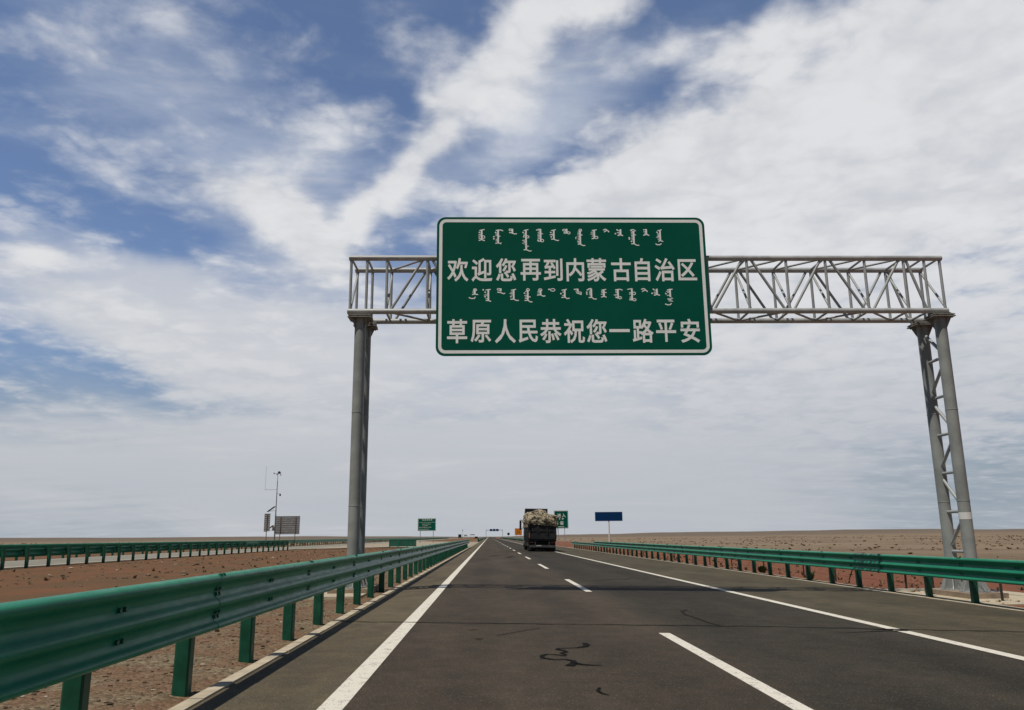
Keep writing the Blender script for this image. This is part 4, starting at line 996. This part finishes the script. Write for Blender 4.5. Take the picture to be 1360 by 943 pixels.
# ------------------------------------------------------------------ stones, scrub and weeds
def stone(m, c, r, rnd):
    t0 = rnd.uniform(0, 6.28); a = r*rnd.uniform(0.8, 1.3); b = r*rnd.uniform(0.6, 1.0); h = r*rnd.uniform(0.45, 0.85)
    vs = []
    for z, k, rr in ((-0.3, 5, 0.8), (0.35, 5, 1.0), ):
        for i in range(k):
            t_ = t0 + i*6.283/k + rnd.uniform(-0.3, 0.3) + z; q = rr*rnd.uniform(0.75, 1.1)
            vs.append((c[0]+a*q*math.cos(t_), c[1]+b*q*math.sin(t_), c[2]+h*z))
    vs.append((c[0]+rnd.uniform(-.3, .3)*a, c[1]+rnd.uniform(-.3, .3)*b, c[2]+h))
    m.add(vs, [(i, (i+1) % 5, 5+(i+1) % 5, 5+i) for i in range(5)] + [(5+i, 5+(i+1) % 5, 10) for i in range(5)])
rnd = random.Random(11); m = MB()
for _ in range(9000):
    y = 1.5 + 30*rnd.random()**1.5; x = -2.66 - 5.5*rnd.random()**1.3
    stone(m, (x, y, zground(x, y)+0.004), 0.006+0.030*rnd.random()**5, rnd)
for _ in range(900):
    y = 25 + 75*rnd.random(); x = -3.2 - 18.5*rnd.random()
    stone(m, (x, y, zground(x, y)+0.01), 0.03+0.09*rnd.random()**3, rnd)
for _ in range(700):
    y = 4 + 60*rnd.random()**1.3; x = 11.6 + 14*rnd.random()
    stone(m, (x, y, zground(x, y)+0.01), 0.02+0.08*rnd.random()**3, rnd)
g_ = m.build('gravel', MT['stone']); struct(g_, 'stuff')
def tuft(m, c, r, h, rnd, n=9):
    for _ in range(n):
        a = rnd.uniform(0, 6.283); q = r*rnd.uniform(0.2, 1.0); w = r*rnd.uniform(0.15, 0.32)
        bx_, by_ = c[0]+q*0.35*math.cos(a), c[1]+q*0.35*math.sin(a)
        tx, ty, tz = c[0]+q*math.cos(a), c[1]+q*math.sin(a), c[2]+h*rnd.uniform(0.5, 1.0)
        px_, py_ = -math.sin(a)*w, math.cos(a)*w
        m.add([(bx_-px_, by_-py_, c[2]-0.02), (bx_+px_, by_+py_, c[2]-0.02), (tx+px_*0.5, ty+py_*0.5, tz), (tx-px_*0.5, ty-py_*0.5, tz*1.0)], [(0, 1, 2, 3)])
m = MB()
for _ in range(2600):
    y = 20 + 520*rnd.random()**1.6; x = 15 + 30*rnd.random() + y*0.75*rnd.random()
    if noise.noise(Vector((x*0.03, y*0.06, 4))) < -0.05: continue
    s = rnd.uniform(0.12, 0.42)*(1+y/500); tuft(m, (x, y, zground(x, y)), s, s*rnd.uniform(0.3, 0.6), rnd)
for _ in range(2400):
    y = 40 + 560*rnd.random()**1.4; x = -35 - 30*rnd.random() - y*0.6*rnd.random()
    s = rnd.uniform(0.15, 0.45)*(1+y/600); tuft(m, (x, y, zground(x, y)), s, s*rnd.uniform(0.5, 0.9), rnd)
for _ in range(420):
    y = 6 + 90*rnd.random()**1.2; x = 11.75 + 9*rnd.random()**1.6
    s = rnd.uniform(0.05, 0.16); tuft(m, (x, y, zground(x, y)), s, s*rnd.uniform(0.7, 1.3), rnd)
for _ in range(240):
    y = 8 + 100*rnd.random(); x = -4 - 18*rnd.random()
    s = rnd.uniform(0.05, 0.17); tuft(m, (x, y, zground(x, y)), s, s*rnd.uniform(0.5, 1.0), rnd)
struct(m.build('dry_scrub', MT['scrub']), 'stuff')
for (x, y, s, lab) in ((11.75, 35.6, 0.24, 'largest green weed at the foot of the right guardrail'), (11.7, 30.2, 0.2, 'small green weed by the right guardrail posts'), (-5.4, 99, 0.5, 'dark weed clump in the median near the guardrail end')):
    m = MB(); tuft(m, (0, 0, 0), s, s*1.3, rnd, 70)
    tag(m.build('weed', MT['shrub'], None, (x, y, zground(x, y))), lab, 'plant', 'weeds by the guardrails')
